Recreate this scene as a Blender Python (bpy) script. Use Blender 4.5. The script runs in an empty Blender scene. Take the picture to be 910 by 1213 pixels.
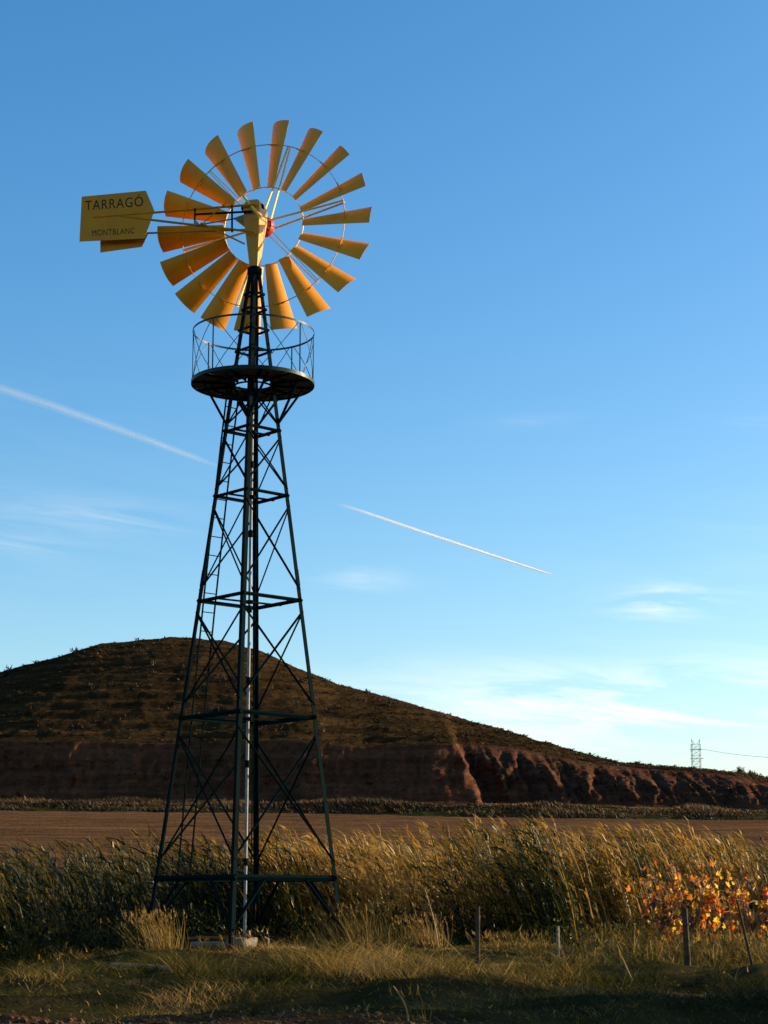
import bpy, math, random
import numpy as np
from mathutils import Vector, Matrix

random.seed(11)
rng = np.random.default_rng(11)
scene = bpy.context.scene
C = scene.collection
PI = math.pi

# ------------------------------------------------------------------ camera
PIT = 0.2072            # camera pitch, radians
FPX = 2208.2            # focal length in units where the picture is 910 x 1213
CAMZ = 0.842
cam = bpy.data.cameras.new("camera")
cam.sensor_fit = 'VERTICAL'
cam.sensor_height = 24.0
cam.lens = 24.0 * FPX / 1213.0
cam.clip_start = 0.1
cam.clip_end = 60000
camo = bpy.data.objects.new("camera", cam)
camo.location = (0, 0, CAMZ)
camo.rotation_euler = (PI / 2 + PIT, 0, 0)
C.objects.link(camo)
scene.camera = camo

# ------------------------------------------------------------------ light
SUN_AZ = math.radians(73)      # clockwise from straight ahead: the sun stands to the right, a little beyond
SUN_EL = math.radians(15)
sdir = Vector((math.sin(SUN_AZ) * math.cos(SUN_EL), math.cos(SUN_AZ) * math.cos(SUN_EL), math.sin(SUN_EL)))
sl = bpy.data.lights.new("sun", 'SUN')
sl.energy = 5.0
sl.angle = math.radians(0.5)
sl.color = (1.0, 0.85, 0.59)
so = bpy.data.objects.new("sun", sl)
so.location = (40, 10, 30)
so.rotation_euler = sdir.to_track_quat('Z', 'Y').to_euler()
C.objects.link(so)

vs = scene.view_settings
vs.view_transform = 'Standard'
vs.look = 'None'
vs.exposure = 1.03
vs.gamma = 1.0
vs.use_curve_mapping = False

scene.cycles.use_adaptive_sampling = True
scene.cycles.max_bounces = 6
scene.cycles.diffuse_bounces = 2
scene.cycles.glossy_bounces = 2
scene.cycles.transparent_max_bounces = 48

world = bpy.data.worlds.new("World")
scene.world = world
world.use_nodes = True


class NT:
    """small helper for node trees"""
    def __init__(s, tree):
        s.t = tree

    def n(s, typ, **kw):
        nd = s.t.nodes.new(typ)
        for k, v in kw.items():
            if k == 'ins':
                for a, b in v.items():
                    if isinstance(b, bpy.types.NodeSocket):
                        s.t.links.new(b, nd.inputs[a])
                    else:
                        nd.inputs[a].default_value = b
            else:
                setattr(nd, k, v)
        return nd

    def math(s, op, a, b=None, c=None):
        nd = s.t.nodes.new('ShaderNodeMath')
        nd.operation = op
        for i, v in enumerate((a, b, c)):
            if v is None:
                continue
            if isinstance(v, bpy.types.NodeSocket):
                s.t.links.new(v, nd.inputs[i])
            else:
                nd.inputs[i].default_value = v
        return nd.outputs[0]

    def mix(s, fac, a, b, blend='MIX'):
        nd = s.t.nodes.new('ShaderNodeMix')
        nd.data_type = 'RGBA'
        nd.blend_type = blend
        for sock, v in ((nd.inputs[0], fac), (nd.inputs[6], a), (nd.inputs[7], b)):
            if isinstance(v, bpy.types.NodeSocket):
                s.t.links.new(v, sock)
            else:
                sock.default_value = v
        return nd.outputs[2]

    def ramp(s, fac, stops, interp='LINEAR'):
        nd = s.t.nodes.new('ShaderNodeValToRGB')
        nd.color_ramp.interpolation = interp
        el = nd.color_ramp.elements
        while len(el) < len(stops):
            el.new(0.5)
        for e, (p, c) in zip(el, stops):
            e.position = p
            e.color = c if len(c) == 4 else (*c, 1)
        s.t.links.new(fac, nd.inputs[0])
        return nd.outputs[0]


def build_world():
    t = NT(world.node_tree)
    world.node_tree.nodes.clear()
    sky = t.n('ShaderNodeTexSky')
    sky.sky_type = 'NISHITA'
    sky.sun_disc = False
    sky.sun_elevation = SUN_EL
    sky.sun_rotation = SUN_AZ
    sky.altitude = 300
    sky.air_density = 1.0
    sky.dust_density = 1.2
    sky.ozone_density = 1.9
    hsv = t.n('ShaderNodeHueSaturation', ins={'Hue': 0.5, 'Saturation': 1.38, 'Value': 1.0, 'Color': sky.outputs[0]})
    tc = t.n('ShaderNodeTexCoord')
    sp = t.n('ShaderNodeSeparateXYZ', ins={0: tc.outputs['Generated']})
    hor = t.math('SQRT', t.math('ADD', t.math('MULTIPLY', sp.outputs[0], sp.outputs[0]),
                                t.math('MULTIPLY', sp.outputs[1], sp.outputs[1])))
    az = t.math('ARCTAN2', sp.outputs[0], sp.outputs[1])
    el = t.math('ARCTAN2', sp.outputs[2], hor)
    # thin cirrus: streaks drawn out sideways, slightly tilted
    u = t.math('MULTIPLY_ADD', az, 9.0, 0.0)
    v = t.math('ADD', t.math('MULTIPLY', el, 62.0), t.math('MULTIPLY', az, 6.0))
    cv = t.n('ShaderNodeCombineXYZ', ins={0: u, 1: v})
    n1 = t.n('ShaderNodeTexNoise', ins={'Vector': cv.outputs[0], 'Scale': 1.0, 'Detail': 6.0, 'Roughness': 0.6, 'Distortion': 0.6})
    dens = t.n('ShaderNodeMapRange', ins={0: n1.outputs[0], 1: 0.42, 2: 0.78, 3: 0.0, 4: 1.0})

    def blob(a0, e0, sa, se):
        p = t.math('POWER', t.math('DIVIDE', t.math('SUBTRACT', az, a0), sa), 2.0)
        q = t.math('POWER', t.math('DIVIDE', t.math('SUBTRACT', el, e0), se), 2.0)
        return t.math('EXPONENT', t.math('MULTIPLY', t.math('ADD', p, q), -1.0))
    m_ = t.math('MULTIPLY', blob(0.14, 0.102, 0.15, 0.019), 1.05)
    for (a0, e0, sa, se, k_) in ((0.152, 0.157, 0.022, 0.007, 1.3), (-0.16, 0.20, 0.05, 0.010, 0.26), (-0.2, 0.186, 0.03, 0.006, 0.2), (-0.012, 0.171, 0.025, 0.006, 0.28),
                                 (0.20, 0.25, 0.03, 0.004, 0.10), (0.085, 0.255, 0.03, 0.004, 0.10), (0.6, 0.16, 0.25, 0.05, 0.9), (-0.7, 0.2, 0.3, 0.06, 0.7), (1.6, 0.25, 0.5, 0.08, 0.8), (3.0, 0.2, 0.8, 0.08, 0.8), (-1.8, 0.25, 0.5, 0.09, 0.8)):
        m_ = t.math('ADD', m_, t.math('MULTIPLY', blob(a0, e0, sa, se), k_))
    cloud = t.math('MULTIPLY', t.math('MULTIPLY', dens.outputs[0], t.math('MINIMUM', m_, 1.0)), 0.80)
    col = t.mix(cloud, hsv.outputs[0], (8.0, 7.0, 5.5, 1))
    bg = t.n('ShaderNodeBackground', ins={'Color': col, 'Strength': 0.115})
    out = t.n('ShaderNodeOutputWorld')
    world.node_tree.links.new(bg.outputs[0], out.inputs[0])


build_world()


# ------------------------------------------------------------------ measuring helpers
def elev(py):
    return math.tan(PIT + math.atan((606.5 - py) / FPX))


def at(px, py, Y):
    """world point on the sight line of a picture point at ground distance Y"""
    z = Y * elev(py)
    d = Y * math.cos(PIT) + z * math.sin(PIT)
    return Vector(((px - 455) / FPX * d, Y, z + CAMZ))


def on_plane(px, py, p0, n):
    a = at(px, py, 10.0)
    o = Vector((0, 0, CAMZ))
    d = a - o
    k = (p0 - o).dot(n) / d.dot(n)
    return o + d * k


# ------------------------------------------------------------------ noise on arrays
def _h(ix, iy, s):
    a = (ix.astype(np.int64) * 374761393 + iy.astype(np.int64) * 668265263 + s * 1442695041) & 0x7fffffff
    a = ((a ^ (a >> 13)) * 1274126177) & 0x7fffffff
    return ((a ^ (a >> 16)) & 0xffff) / 65535.0


def vn(x, y, s=0):
    x = np.asarray(x, float)
    y = np.asarray(y, float)
    ix = np.floor(x)
    iy = np.floor(y)
    fx = x - ix
    fy = y - iy
    fx = fx * fx * (3 - 2 * fx)
    fy = fy * fy * (3 - 2 * fy)
    a = _h(ix, iy, s)
    b = _h(ix + 1, iy, s)
    c = _h(ix, iy + 1, s)
    d = _h(ix + 1, iy + 1, s)
    return (a * (1 - fx) + b * fx) * (1 - fy) + (c * (1 - fx) + d * fx) * fy - 0.5


def fbm(x, y, o=4, s=0, g=0.5):
    r = 0
    a = 1.0
    for i in range(o):
        r = r + a * vn(x * 2 ** i + 17.3 * i, y * 2 ** i + 5.1 * i, s + i)
        a *= g
    return r


def sstep(a, b, x):
    t = np.clip((np.asarray(x, float) - a) / (b - a), 0, 1)
    return t * t * (3 - 2 * t)


FIELD_SLOPE0, FIELD_Y0, FIELD_Y1 = 0.0, 52.0, 215.0


def field_top(x):
    """height of the far edge of the ploughed field"""
    px = 455 + FPX * np.asarray(x, float) / FIELD_Y1
    py = np.interp(px, [-400, 0, 400, 560, 910, 1300], [960, 962, 966, 970, 974, 976])
    return CAMZ + FIELD_Y1 * np.tan(PIT + np.arctan((606.5 - py) / FPX))


def gz(x, y):
    """height of the ground"""
    x = np.asarray(x, float)
    y = np.asarray(y, float)
    z = -0.72 * (1 - sstep(3, 13, y)) - 0.06 * (1 - sstep(13.5, 19, y))
    # a low bank in front of the tower, ground falling away to the left of it
    z = z + 0.24 * np.exp(-((y - 20.0) / 1.7) ** 2) * (0.45 + 1.1 * fbm(x * .55, y * .3, 3, 5)) * (0.25 + 0.75 * sstep(-2.5, 0.5, x))
    z = z - 0.42 * (1 - sstep(-6.6, -3.6, x + 0.25 * (y - 30) * 0)) * sstep(14, 24, y) * (1 - sstep(34, 44, y))
    near = (1 - sstep(40, 60, y))
    z = z + near * (0.20 * fbm(x * .42, y * .55, 4, 3) + 0.07 * fbm(x * 1.6, y * 2.0, 3, 9))
    # clods of the ploughed strip at the bottom
    soil = (1 - sstep(13.6, 15.4, y + 0.9 * fbm(x * .6, y * .6, 3, 21) + 0.36 * np.clip(x + 2.2, 0, 9)))
    z = z + soil * near * (0.10 * np.abs(fbm(x * 3.1, y * 3.1, 3, 31)) + 0.05 * fbm(x * 8, y * 8, 3, 41))
    k = np.clip((y - FIELD_Y0) / (FIELD_Y1 - FIELD_Y0), 0, 1)
    z = z + k * field_top(np.clip(x, -200, 200))
    return z


def gp(px, py, lo=14.0, hi=60.0):
    """ground point seen at a picture point"""
    ys = np.linspace(lo, hi, 1500)
    e = elev(py)
    k = (px - 455) / FPX
    zz = ys * e
    xs = k * (ys * math.cos(PIT) + zz * math.sin(PIT))
    g = gz(xs, ys)
    i = int(np.argmax(g >= zz + CAMZ))
    return Vector((xs[i], ys[i], g[i]))


# ------------------------------------------------------------------ mesh helpers
def link(o, parent=None):
    C.objects.link(o)
    if parent is not None:
        o.parent = parent
    return o


def np_mesh(name, V, quads=None, tris=None, mats=(), attrs=None, smooth=False, parent=None, midx=None):
    me = bpy.data.meshes.new(name)
    V = np.asarray(V, np.float32)
    nq = 0 if quads is None else len(quads)
    ntr = 0 if tris is None else len(tris)
    me.vertices.add(len(V))
    me.vertices.foreach_set('co', V.ravel())
    idx = []
    if nq:
        idx.append(np.asarray(quads, np.int32).ravel())
    if ntr:
        idx.append(np.asarray(tris, np.int32).ravel())
    idx = np.concatenate(idx)
    me.loops.add(len(idx))
    me.loops.foreach_set('vertex_index', idx)
    st = np.concatenate([np.arange(nq) * 4, nq * 4 + np.arange(ntr) * 3]).astype(np.int32)
    me.polygons.add(nq + ntr)
    me.polygons.foreach_set('loop_start', st)
    if midx is not None:
        me.polygons.foreach_set('material_index', np.asarray(midx, np.int32))
    me.polygons.foreach_set('use_smooth', np.full(nq + ntr, smooth))
    me.update(calc_edges=True)
    for k, a in (attrs or {}).items():
        at_ = me.attributes.new(k, 'FLOAT', 'POINT')
        at_.data.foreach_set('value', np.asarray(a, np.float32))
    for m in mats:
        me.materials.append(m)
    o = bpy.data.objects.new(name, me)
    return link(o, parent)


def grid_mesh(name, X, Y, Z, mats, smooth=True, parent=None, attrs=None, flip=False):
    nr, nc = X.shape
    V = np.stack([X.ravel(), Y.ravel(), Z.ravel()], 1)
    i = np.arange(nr - 1)[:, None] * nc + np.arange(nc - 1)[None, :]
    Q = np.stack([i, i + 1, i + nc + 1, i + nc], -1).reshape(-1, 4)
    if flip:
        Q = Q[:, ::-1]
    return np_mesh(name, V, quads=Q, mats=mats, smooth=smooth, parent=parent, attrs=attrs)


class MB:
    """collects simple solids (in world coordinates) and links them as ONE mesh object"""
    def __init__(s, origin=(0, 0, 0)):
        s.v = []
        s.f = []
        s.o = Vector(origin)

    def add(s, vs_, fs):
        b = len(s.v)
        s.v += [tuple(Vector(v) - s.o) for v in vs_]
        s.f += [tuple(b + i for i in f) for f in fs]
        return s

    def prism(s, p0, p1, prof, ref=(0, 0, 1), prof1=None):
        """sweep a closed 2-D profile from p0 to p1; ref gives the profile's second axis"""
        p0 = Vector(p0)
        p1 = Vector(p1)
        d = (p1 - p0).normalized()
        ref = Vector(ref)
        a = d.cross(ref)
        if a.length < 1e-4:
            a = d.cross(Vector((0.3, 1, 0.2)))
        a.normalize()
        b = a.cross(d).normalized()
        prof1 = prof1 or prof
        n = len(prof)
        vs_ = [p0 + a * x + b * y for x, y in prof] + [p1 + a * x + b * y for x, y in prof1]
        fs = [(i, (i + 1) % n, n + (i + 1) % n, n + i) for i in range(n)]
        fs += [tuple(range(n))[::-1], tuple(range(n, 2 * n))]
        return s.add(vs_, fs)

    def bar(s, p0, p1, w, h, ref=(0, 0, 1)):
        return s.prism(p0, p1, [(-w / 2, -h / 2), (w / 2, -h / 2), (w / 2, h / 2), (-w / 2, h / 2)], ref)

    def angle(s, p0, p1, w, t, ref):
        """L profile whose corner points along ref"""
        c = w / math.sqrt(2)
        k = t * 0.9
        return s.prism(p0, p1, [(0, 0), (c, -c), (c - k, -c - k), (0, -2 * k), (-c + k, -c - k), (-c, -c)], ref)

    def tube(s, p0, p1, r, n=8, r1=None):
        r1 = r if r1 is None else r1
        pr = [(r * math.cos(2 * PI * i / n), r * math.sin(2 * PI * i / n)) for i in range(n)]
        pr1 = [(r1 * math.cos(2 * PI * i / n), r1 * math.sin(2 * PI * i / n)) for i in range(n)]
        return s.prism(p0, p1, pr, (0.13, 0.21, 1), pr1)

    def path(s, pts, rad, n=6):
        """one continuous tube along a polyline"""
        pts = [Vector(p) for p in pts]
        rings = []
        for i, p in enumerate(pts):
            d = (pts[min(i + 1, len(pts) - 1)] - pts[max(i - 1, 0)]).normalized()
            a = d.cross(Vector((0.31, 0.17, 0.93)))
            if a.length < 1e-3:
                a = d.cross(Vector((1, 0, 0)))
            a.normalize()
            b = d.cross(a)
            r = rad[i] if hasattr(rad, '__len__') else rad
            rings.append([p + (a * math.cos(2 * PI * k / n) + b * math.sin(2 * PI * k / n)) * r for k in range(n)])
        vs_ = [v for r in rings for v in r]
        fs = []
        for i in range(len(pts) - 1):
            for k in range(n):
                fs.append((i * n + k, i * n + (k + 1) % n, (i + 1) * n + (k + 1) % n, (i + 1) * n + k))
        fs.append(tuple(range(n))[::-1])
        fs.append(tuple((len(pts) - 1) * n + k for k in range(n)))
        return s.add(vs_, fs)

    def lathe(s, c, axis, prof, n=20):
        c = Vector(c)
        axis = Vector(axis).normalized()
        a = axis.cross(Vector((0.2, 0.1, 0.97))).normalized()
        b = axis.cross(a)
        vs_ = []
        for h, r in prof:
            for k in range(n):
                t = 2 * PI * k / n
                vs_.append(c + axis * h + (a * math.cos(t) + b * math.sin(t)) * r)
        fs = []
        for i in range(len(prof) - 1):
            for k in range(n):
                fs.append((i * n + k, i * n + (k + 1) % n, (i + 1) * n + (k + 1) % n, (i + 1) * n + k))
        fs.append(tuple(range(n))[::-1])
        fs.append(tuple((len(prof) - 1) * n + k for k in range(n)))
        return s.add(vs_, fs)

    def ring(s, c, ux, uy, r0, r1, h0, h1, a0=0.0, a1=2 * PI, n=48):
        """flat ring / sector with rectangular section, plane spanned by ux, uy"""
        c = Vector(c)
        ux = Vector(ux)
        uy = Vector(uy)
        uz = ux.cross(uy)
        full = abs(a1 - a0 - 2 * PI) < 1e-6
        m = n if full else n + 1
        vs_ = []
        for i in range(m):
            t = a0 + (a1 - a0) * i / n
            e = ux * math.cos(t) + uy * math.sin(t)
            vs_ += [c + e * r0 + uz * h0, c + e * r1 + uz * h0, c + e * r1 + uz * h1, c + e * r0 + uz * h1]
        fs = []
        for i in range(n):
            j = (i + 1) % m
            for k in range(4):
                l = (k + 1) % 4
                fs.append((i * 4 + k, i * 4 + l, j * 4 + l, j * 4 + k))
        if not full:
            fs += [(3, 2, 1, 0), tuple((m - 1) * 4 + k for k in range(4))]
        return s.add(vs_, fs)

    def build(s, name, mat, parent=None, smooth=False, bevel=0.0):
        me = bpy.data.meshes.new(name)
        me.from_pydata(s.v, [], s.f)
        me.update()
        if smooth:
            me.polygons.foreach_set('use_smooth', np.ones(len(me.polygons), bool))
            me.set_sharp_from_angle(angle=math.radians(40))
        me.materials.append(mat)
        o = bpy.data.objects.new(name, me)
        if bevel:
            md = o.modifiers.new('bevel', 'BEVEL')
            md.width = bevel
            md.segments = 2
            md.limit_method = 'ANGLE'
        return link(o, parent)


def thing(name, label, cat, loc=(0, 0, 0), group=None):
    o = bpy.data.objects.new(name, None)
    o.empty_display_size = 0.3
    o.location = loc
    C.objects.link(o)
    return tag(o, label, cat, group)


def tag(o, label=None, cat=None, group=None, kind=None):
    if label:
        o['label'] = label
    if cat:
        o['category'] = cat
    if group:
        o['group'] = group
    if kind:
        o['kind'] = kind
    return o


# ------------------------------------------------------------------ materials
def mat(name):
    m = bpy.data.materials.new(name)
    m.use_nodes = True
    m.node_tree.nodes.clear()
    t = NT(m.node_tree)
    out = t.n('ShaderNodeOutputMaterial')
    return m, t, out


def paint(name, col, col2, rough=0.4, scale=6.0, spec=0.5, metallic=0.0, bump=0.0, wear=None, wear_amt=0.62, vary=0.0):
    m, t, out = mat(name)
    tc = t.n('ShaderNodeTexCoord')
    n1 = t.n('ShaderNodeTexNoise', ins={'Vector': tc.outputs['Object'], 'Scale': scale, 'Detail': 6.0, 'Roughness': 0.62})
    c = t.ramp(n1.outputs[0], [(0.34, col), (0.68, col2)])
    if wear:
        n2 = t.n('ShaderNodeTexNoise', ins={'Vector': tc.outputs['Object'], 'Scale': scale * 4.3, 'Detail': 8.0, 'Roughness': 0.7})
        w = t.n('ShaderNodeMapRange', ins={0: n2.outputs[0], 1: wear_amt, 2: wear_amt + 0.06})
        c = t.mix(w.outputs[0], c, (*wear, 1))
    if vary:
        oi = t.n('ShaderNodeObjectInfo')
        v_ = t.math('MULTIPLY_ADD', oi.outputs['Random'], vary, 1.0 - vary)
        cb = t.n('ShaderNodeCombineColor', ins={0: v_, 1: v_, 2: v_})
        c = t.mix(1.0, c, cb.outputs[0], 'MULTIPLY')
    r = t.n('ShaderNodeMapRange', ins={0: n1.outputs[0], 1: 0.3, 2: 0.7, 3: rough * 0.8, 4: rough * 1.25})
    b = t.n('ShaderNodeBsdfPrincipled', ins={'Base Color': c, 'Roughness': r.outputs[0], 'Metallic': metallic, 'Specular IOR Level': spec})
    if bump:
        bp = t.n('ShaderNodeBump', ins={'Strength': bump, 'Distance': 0.02, 'Height': n1.outputs[0]})
        m.node_tree.links.new(bp.outputs[0], b.inputs['Normal'])
    m.node_tree.links.new(b.outputs[0], out.inputs[0])
    return m


def leafmat(name, stops, trans=0.4, rough=0.6, spec=0.15, attr='tint'):
    """thin leaf: colour by a per-blade random value, some light passing through"""
    m, t, out = mat(name)
    a = t.n('ShaderNodeAttribute', attribute_name=attr)
    c = t.ramp(a.outputs['Fac'], stops)
    d = t.n('ShaderNodeBsdfPrincipled', ins={'Base Color': c, 'Roughness': rough, 'Specular IOR Level': spec})
    tr = t.n('ShaderNodeBsdfTranslucent', ins={'Color': c})
    mx = t.n('ShaderNodeMixShader', ins={0: trans, 1: d.outputs[0], 2: tr.outputs[0]})
    m.node_tree.links.new(mx.outputs[0], out.inputs[0])
    return m




def matte_green():
    m, t, out = mat('dark_green_paint')
    tc = t.n('ShaderNodeTexCoord')
    n1 = t.n('ShaderNodeTexNoise', ins={'Vector': tc.outputs['Object'], 'Scale': 5.0, 'Detail': 6.0, 'Roughness': 0.65})
    n2 = t.n('ShaderNodeTexNoise', ins={'Vector': tc.outputs['Object'], 'Scale': 22.0, 'Detail': 8.0, 'Roughness': 0.7})
    c = t.ramp(n1.outputs[0], [(0.35, (0.0025, 0.0085, 0.0085)), (0.68, (0.0045, 0.013, 0.013))])
    w = t.n('ShaderNodeMapRange', ins={0: n2.outputs[0], 1: 0.66, 2: 0.70})
    c = t.mix(w.outputs[0], c, (0.020, 0.010, 0.006, 1))
    d = t.n('ShaderNodeBsdfDiffuse', ins={'Color': c, 'Roughness': 0.5})
    g = t.n('ShaderNodeBsdfGlossy', ins={'Color': (0.9, 0.95, 1, 1), 'Roughness': 0.5})
    mx = t.n('ShaderNodeMixShader', ins={0: 0.0012, 1: d.outputs[0], 2: g.outputs[0]})
    m.node_tree.links.new(mx.outputs[0], out.inputs[0])
    return m


M_GREEN = matte_green()
M_GLOSS = paint('dark_green_gloss_paint', (0.006, 0.016, 0.017), (0.010, 0.024, 0.025), 0.42, 5, 0.12, wear=(0.03, 0.018, 0.011), wear_amt=0.70)
M_YELLOW = paint('yellow_paint', (0.64, 0.225, 0.003), (0.73, 0.29, 0.005), 0.45, 3, 0.3, wear=(0.40, 0.13, 0.006), wear_amt=0.655, vary=0.16)
M_DECK = paint('dull_grey_deck_paint', (0.10, 0.13, 0.15), (0.16, 0.19, 0.21), 0.7, 5, 0.1)
M_VANE = paint('shaded_yellow_paint', (0.50, 0.19, 0.002), (0.58, 0.24, 0.004), 0.5, 3, 0.2, wear=(0.26, 0.10, 0.006), wear_amt=0.72)  # same yellow paint darkened, putting the tail's shade into its colour
M_HEAD = paint('yellow_casting_paint', (0.44, 0.20, 0.012), (0.52, 0.25, 0.018), 0.42, 5, 0.3, wear=(0.3, 0.13, 0.02), wear_amt=0.72)
M_CREAM = paint('pale_yellow_paint', (0.74, 0.44, 0.04), (0.80, 0.52, 0.07), 0.4, 6, 0.4)
M_RED = paint('red_paint', (0.30, 0.012, 0.01), (0.42, 0.02, 0.014), 0.4, 6, 0.4)
M_RUST = paint('rusty_steel', (0.10, 0.03, 0.012), (0.19, 0.06, 0.02), 0.6, 9, 0.3, bump=0.2)
M_LETTER = paint('black_lettering', (0.012, 0.011, 0.008), (0.02, 0.018, 0.012), 0.6, 12, 0.2)
M_GALV = paint('galvanised_steel', (0.17, 0.165, 0.16), (0.30, 0.29, 0.275), 0.55, 9, 0.2)
M_CONC = paint('concrete', (0.09, 0.068, 0.045), (0.24, 0.19, 0.13), 0.9, 5, 0.2, bump=0.5, wear=(0.05, 0.036, 0.024), wear_amt=0.66)
M_WOOD = paint('weathered_wood', (0.035, 0.024, 0.014), (0.10, 0.07, 0.042), 0.9, 14, 0.05, bump=0.4)
M_BARK = paint('vine_bark', (0.06, 0.035, 0.022), (0.13, 0.08, 0.05), 0.9, 20, 0.1, bump=0.5)
M_CANE = paint('dry_cane', (0.20, 0.10, 0.05), (0.34, 0.18, 0.09), 0.7, 10, 0.25)
M_STRAW = paint('straw_stalk', (0.24, 0.15, 0.06), (0.36, 0.24, 0.10), 0.7, 10, 0.1)

# ------------------------------------------------------------------ the windmill
S = 1.2
DY = 36.0
XC = -2.1876 * S
PSI = -0.0547
BASE = Vector((XC, DY, 0.0))


def zf(z):
    return (z + 0.702) * S


def leg_r(zw):
    z = zw / S - 0.702
    return (1.4468 - 0.1336 * (z - 0.3979)) * S


def leg_pt(k, zw, off=0.0):
    """k: 0 right, 1 back, 2 left, 3 front"""
    a = PSI + k * PI / 2
    r = leg_r(zw) + off
    return Vector((XC + r * math.cos(a), DY + r * math.sin(a), zw))


def face_n(k):
    a = PSI + k * PI / 2 + PI / 4
    return Vector((math.cos(a), math.sin(a), 0.12)).normalized()


Z_TOP = zf(10.47)
ZR = [zf(v) for v in (0.398, 2.933, 4.834, 6.58, 7.682)]
Z_PLAT = zf(8.49)
Z_RAIL = zf(9.38)
mill = thing('windmill', 'tall lattice windpump with yellow wheel of blades and dark green steel tower', 'windmill', BASE)


def part(mb_fn, name, m, parent=mill, **kw):
    b = MB(BASE)
    mb_fn(b)
    return b.build(name, m, parent, **kw)


# legs: angle irons, corner outwards
for k in range(4):
    a = PSI + k * PI / 2
    out_ = (math.cos(a), math.sin(a), 0.1)
    part(lambda b: b.angle(leg_pt(k, -0.25), leg_pt(k, Z_TOP), 0.085, 0.012, out_), 'leg', M_GREEN)
    # bolted splice plates
    for zz in (ZR[1] + 0.55, ZR[2] + 0.45):
        part(lambda b: b.angle(leg_pt(k, zz - 0.16, 0.006), leg_pt(k, zz + 0.16, 0.006), 0.082, 0.01, out_), 'splice_plate', M_GREEN)

# horizontal girts with little overhang at the corners
for zi, zz in enumerate(ZR):
    for k in range(4):
        p, q = leg_pt(k, zz), leg_pt((k + 1) % 4, zz)
        d = (q - p).normalized()
        w = (0.08, 0.065, 0.055, 0.05, 0.05)[zi]
        part(lambda b: b.angle(p - d * 0.03, q + d * 0.03, w, 0.01, face_n(k)), 'girt', M_GREEN)
    # guide beams carrying the pump pipe
    if zi > 0:
        for sgn in (-1, 1):
            p = leg_pt(0, zz, -0.0) * 0.72 + leg_pt(3, zz) * 0.28
            q = leg_pt(1, zz) * 0.28 + leg_pt(2, zz) * 0.72
            if sgn > 0:
                p = leg_pt(0, zz) * 0.35 + leg_pt(3, zz) * 0.65
                q = leg_pt(1, zz) * 0.65 + leg_pt(2, zz) * 0.35
            if zi in (1, 2, 3, 4) and sgn < 0:
                c_ = Vector((XC, DY, zz - 0.03))
                part(lambda b: b.bar(c_ + Vector((0.05, 0.03, 0)), leg_pt(0, zz - 0.03) * 0.55 + leg_pt(1, zz - 0.03) * 0.45, 0.05, 0.03), 'guide_beam', M_GREEN)
                part(lambda b: b.bar(c_ + Vector((-0.05, -0.03, 0)), leg_pt(2, zz - 0.03) * 0.55 + leg_pt(3, zz - 0.03) * 0.45, 0.05, 0.03), 'guide_beam', M_GREEN)
    if zi > 0:
        part(lambda b: b.ring((XC, DY, zz - 0.03), (1, 0, 0), (0, 1, 0), 0.046, 0.085, -0.03, 0.03, n=14), 'pipe_collar', M_GREEN)

# crossed diagonals on every face
levels = [ZR[0], ZR[1], ZR[2], ZR[3], ZR[4], Z_PLAT - 0.03]
for a_, b_ in zip(levels[:-1], levels[1:]):
    h = b_ - a_
    for k in range(4):
        n = face_n(k)
        lo, hi = a_ + 0.10 * h, b_ - 0.10 * h
        for e, (u, v) in enumerate(((k, (k + 1) % 4), ((k + 1) % 4, k))):
            off = n * (0.012 if e else -0.012)
            r_ = 0.034 if a_ < ZR[2] else 0.028
            part(lambda b: b.angle(leg_pt(u, lo) + off, leg_pt(v, hi) + off, r_, 0.006, n), 'diagonal_brace', M_GREEN)
# knee braces under the lowest girts
for k in range(4):
    for j in ((k + 1) % 4, (k + 3) % 4):
        p = leg_pt(k, ZR[0] - 0.04) * 0.70 + leg_pt(j, ZR[0] - 0.04) * 0.30
        q = leg_pt(k, 0.36)
        part(lambda b: b.angle(p, q, 0.055, 0.009, face_n(k if j == (k + 1) % 4 else j)), 'knee_brace', M_GREEN)
# upper mast above the platform: small rings of flat bar
for zz in (zf(9.05), zf(9.42), zf(9.78), zf(10.05)):
    for k in range(4):
        part(lambda b: b.bar(leg_pt(k, zz, 0.02), leg_pt((k + 1) % 4, zz, 0.02), 0.03, 0.045), 'mast_girt', M_GREEN)
part(lambda b: b.lathe((XC, DY, Z_TOP - 0.12), (0, 0, 1), [(0, 0.10), (0.05, 0.15), (0.16, 0.15), (0.2, 0.11)], 18), 'mast_cap', M_GREEN)
part(lambda b: b.tube((XC, DY, Z_PLAT - 0.4), (XC, DY, Z_TOP), 0.055, 14), 'mast_pole', M_GREEN, smooth=True)
# pump pipe down the middle, with sockets
pipe = part(lambda b: b.tube((XC, DY, 0.28), (XC, DY, Z_PLAT + 0.15), 0.031, 14), 'pump_pipe', M_GALV, smooth=True)
for zz in (1.55, 3.4, 5.0, 6.4, 7.9, 9.3):
    part(lambda b: b.lathe((XC, DY, zz), (0, 0, 1), [(0, 0.038), (0.01, 0.048), (0.13, 0.048), (0.14, 0.038)], 14), 'pipe_socket', M_GREEN, pipe, smooth=True)
part(lambda b: b.tube((XC + 0.11, DY - 0.05, 0.3), (XC + 0.11, DY - 0.05, Z_PLAT - 0.1), 0.012, 8), 'control_rod', M_GREEN)

# ladder on the rear left face
lad_lo, lad_hi = 0.25, Z_PLAT


def lad(zw, side):
    fr = np.interp(zw, [ZR[0], zf(7.35), Z_PLAT], [0.29, 0.185, 0.17])
    p = leg_pt(2, zw).lerp(leg_pt(1, zw), float(fr))
    d = (leg_pt(1, zw) - leg_pt(2, zw)).normalized()
    return p + d * side * 0.145 + face_n(1) * 0.05


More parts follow.
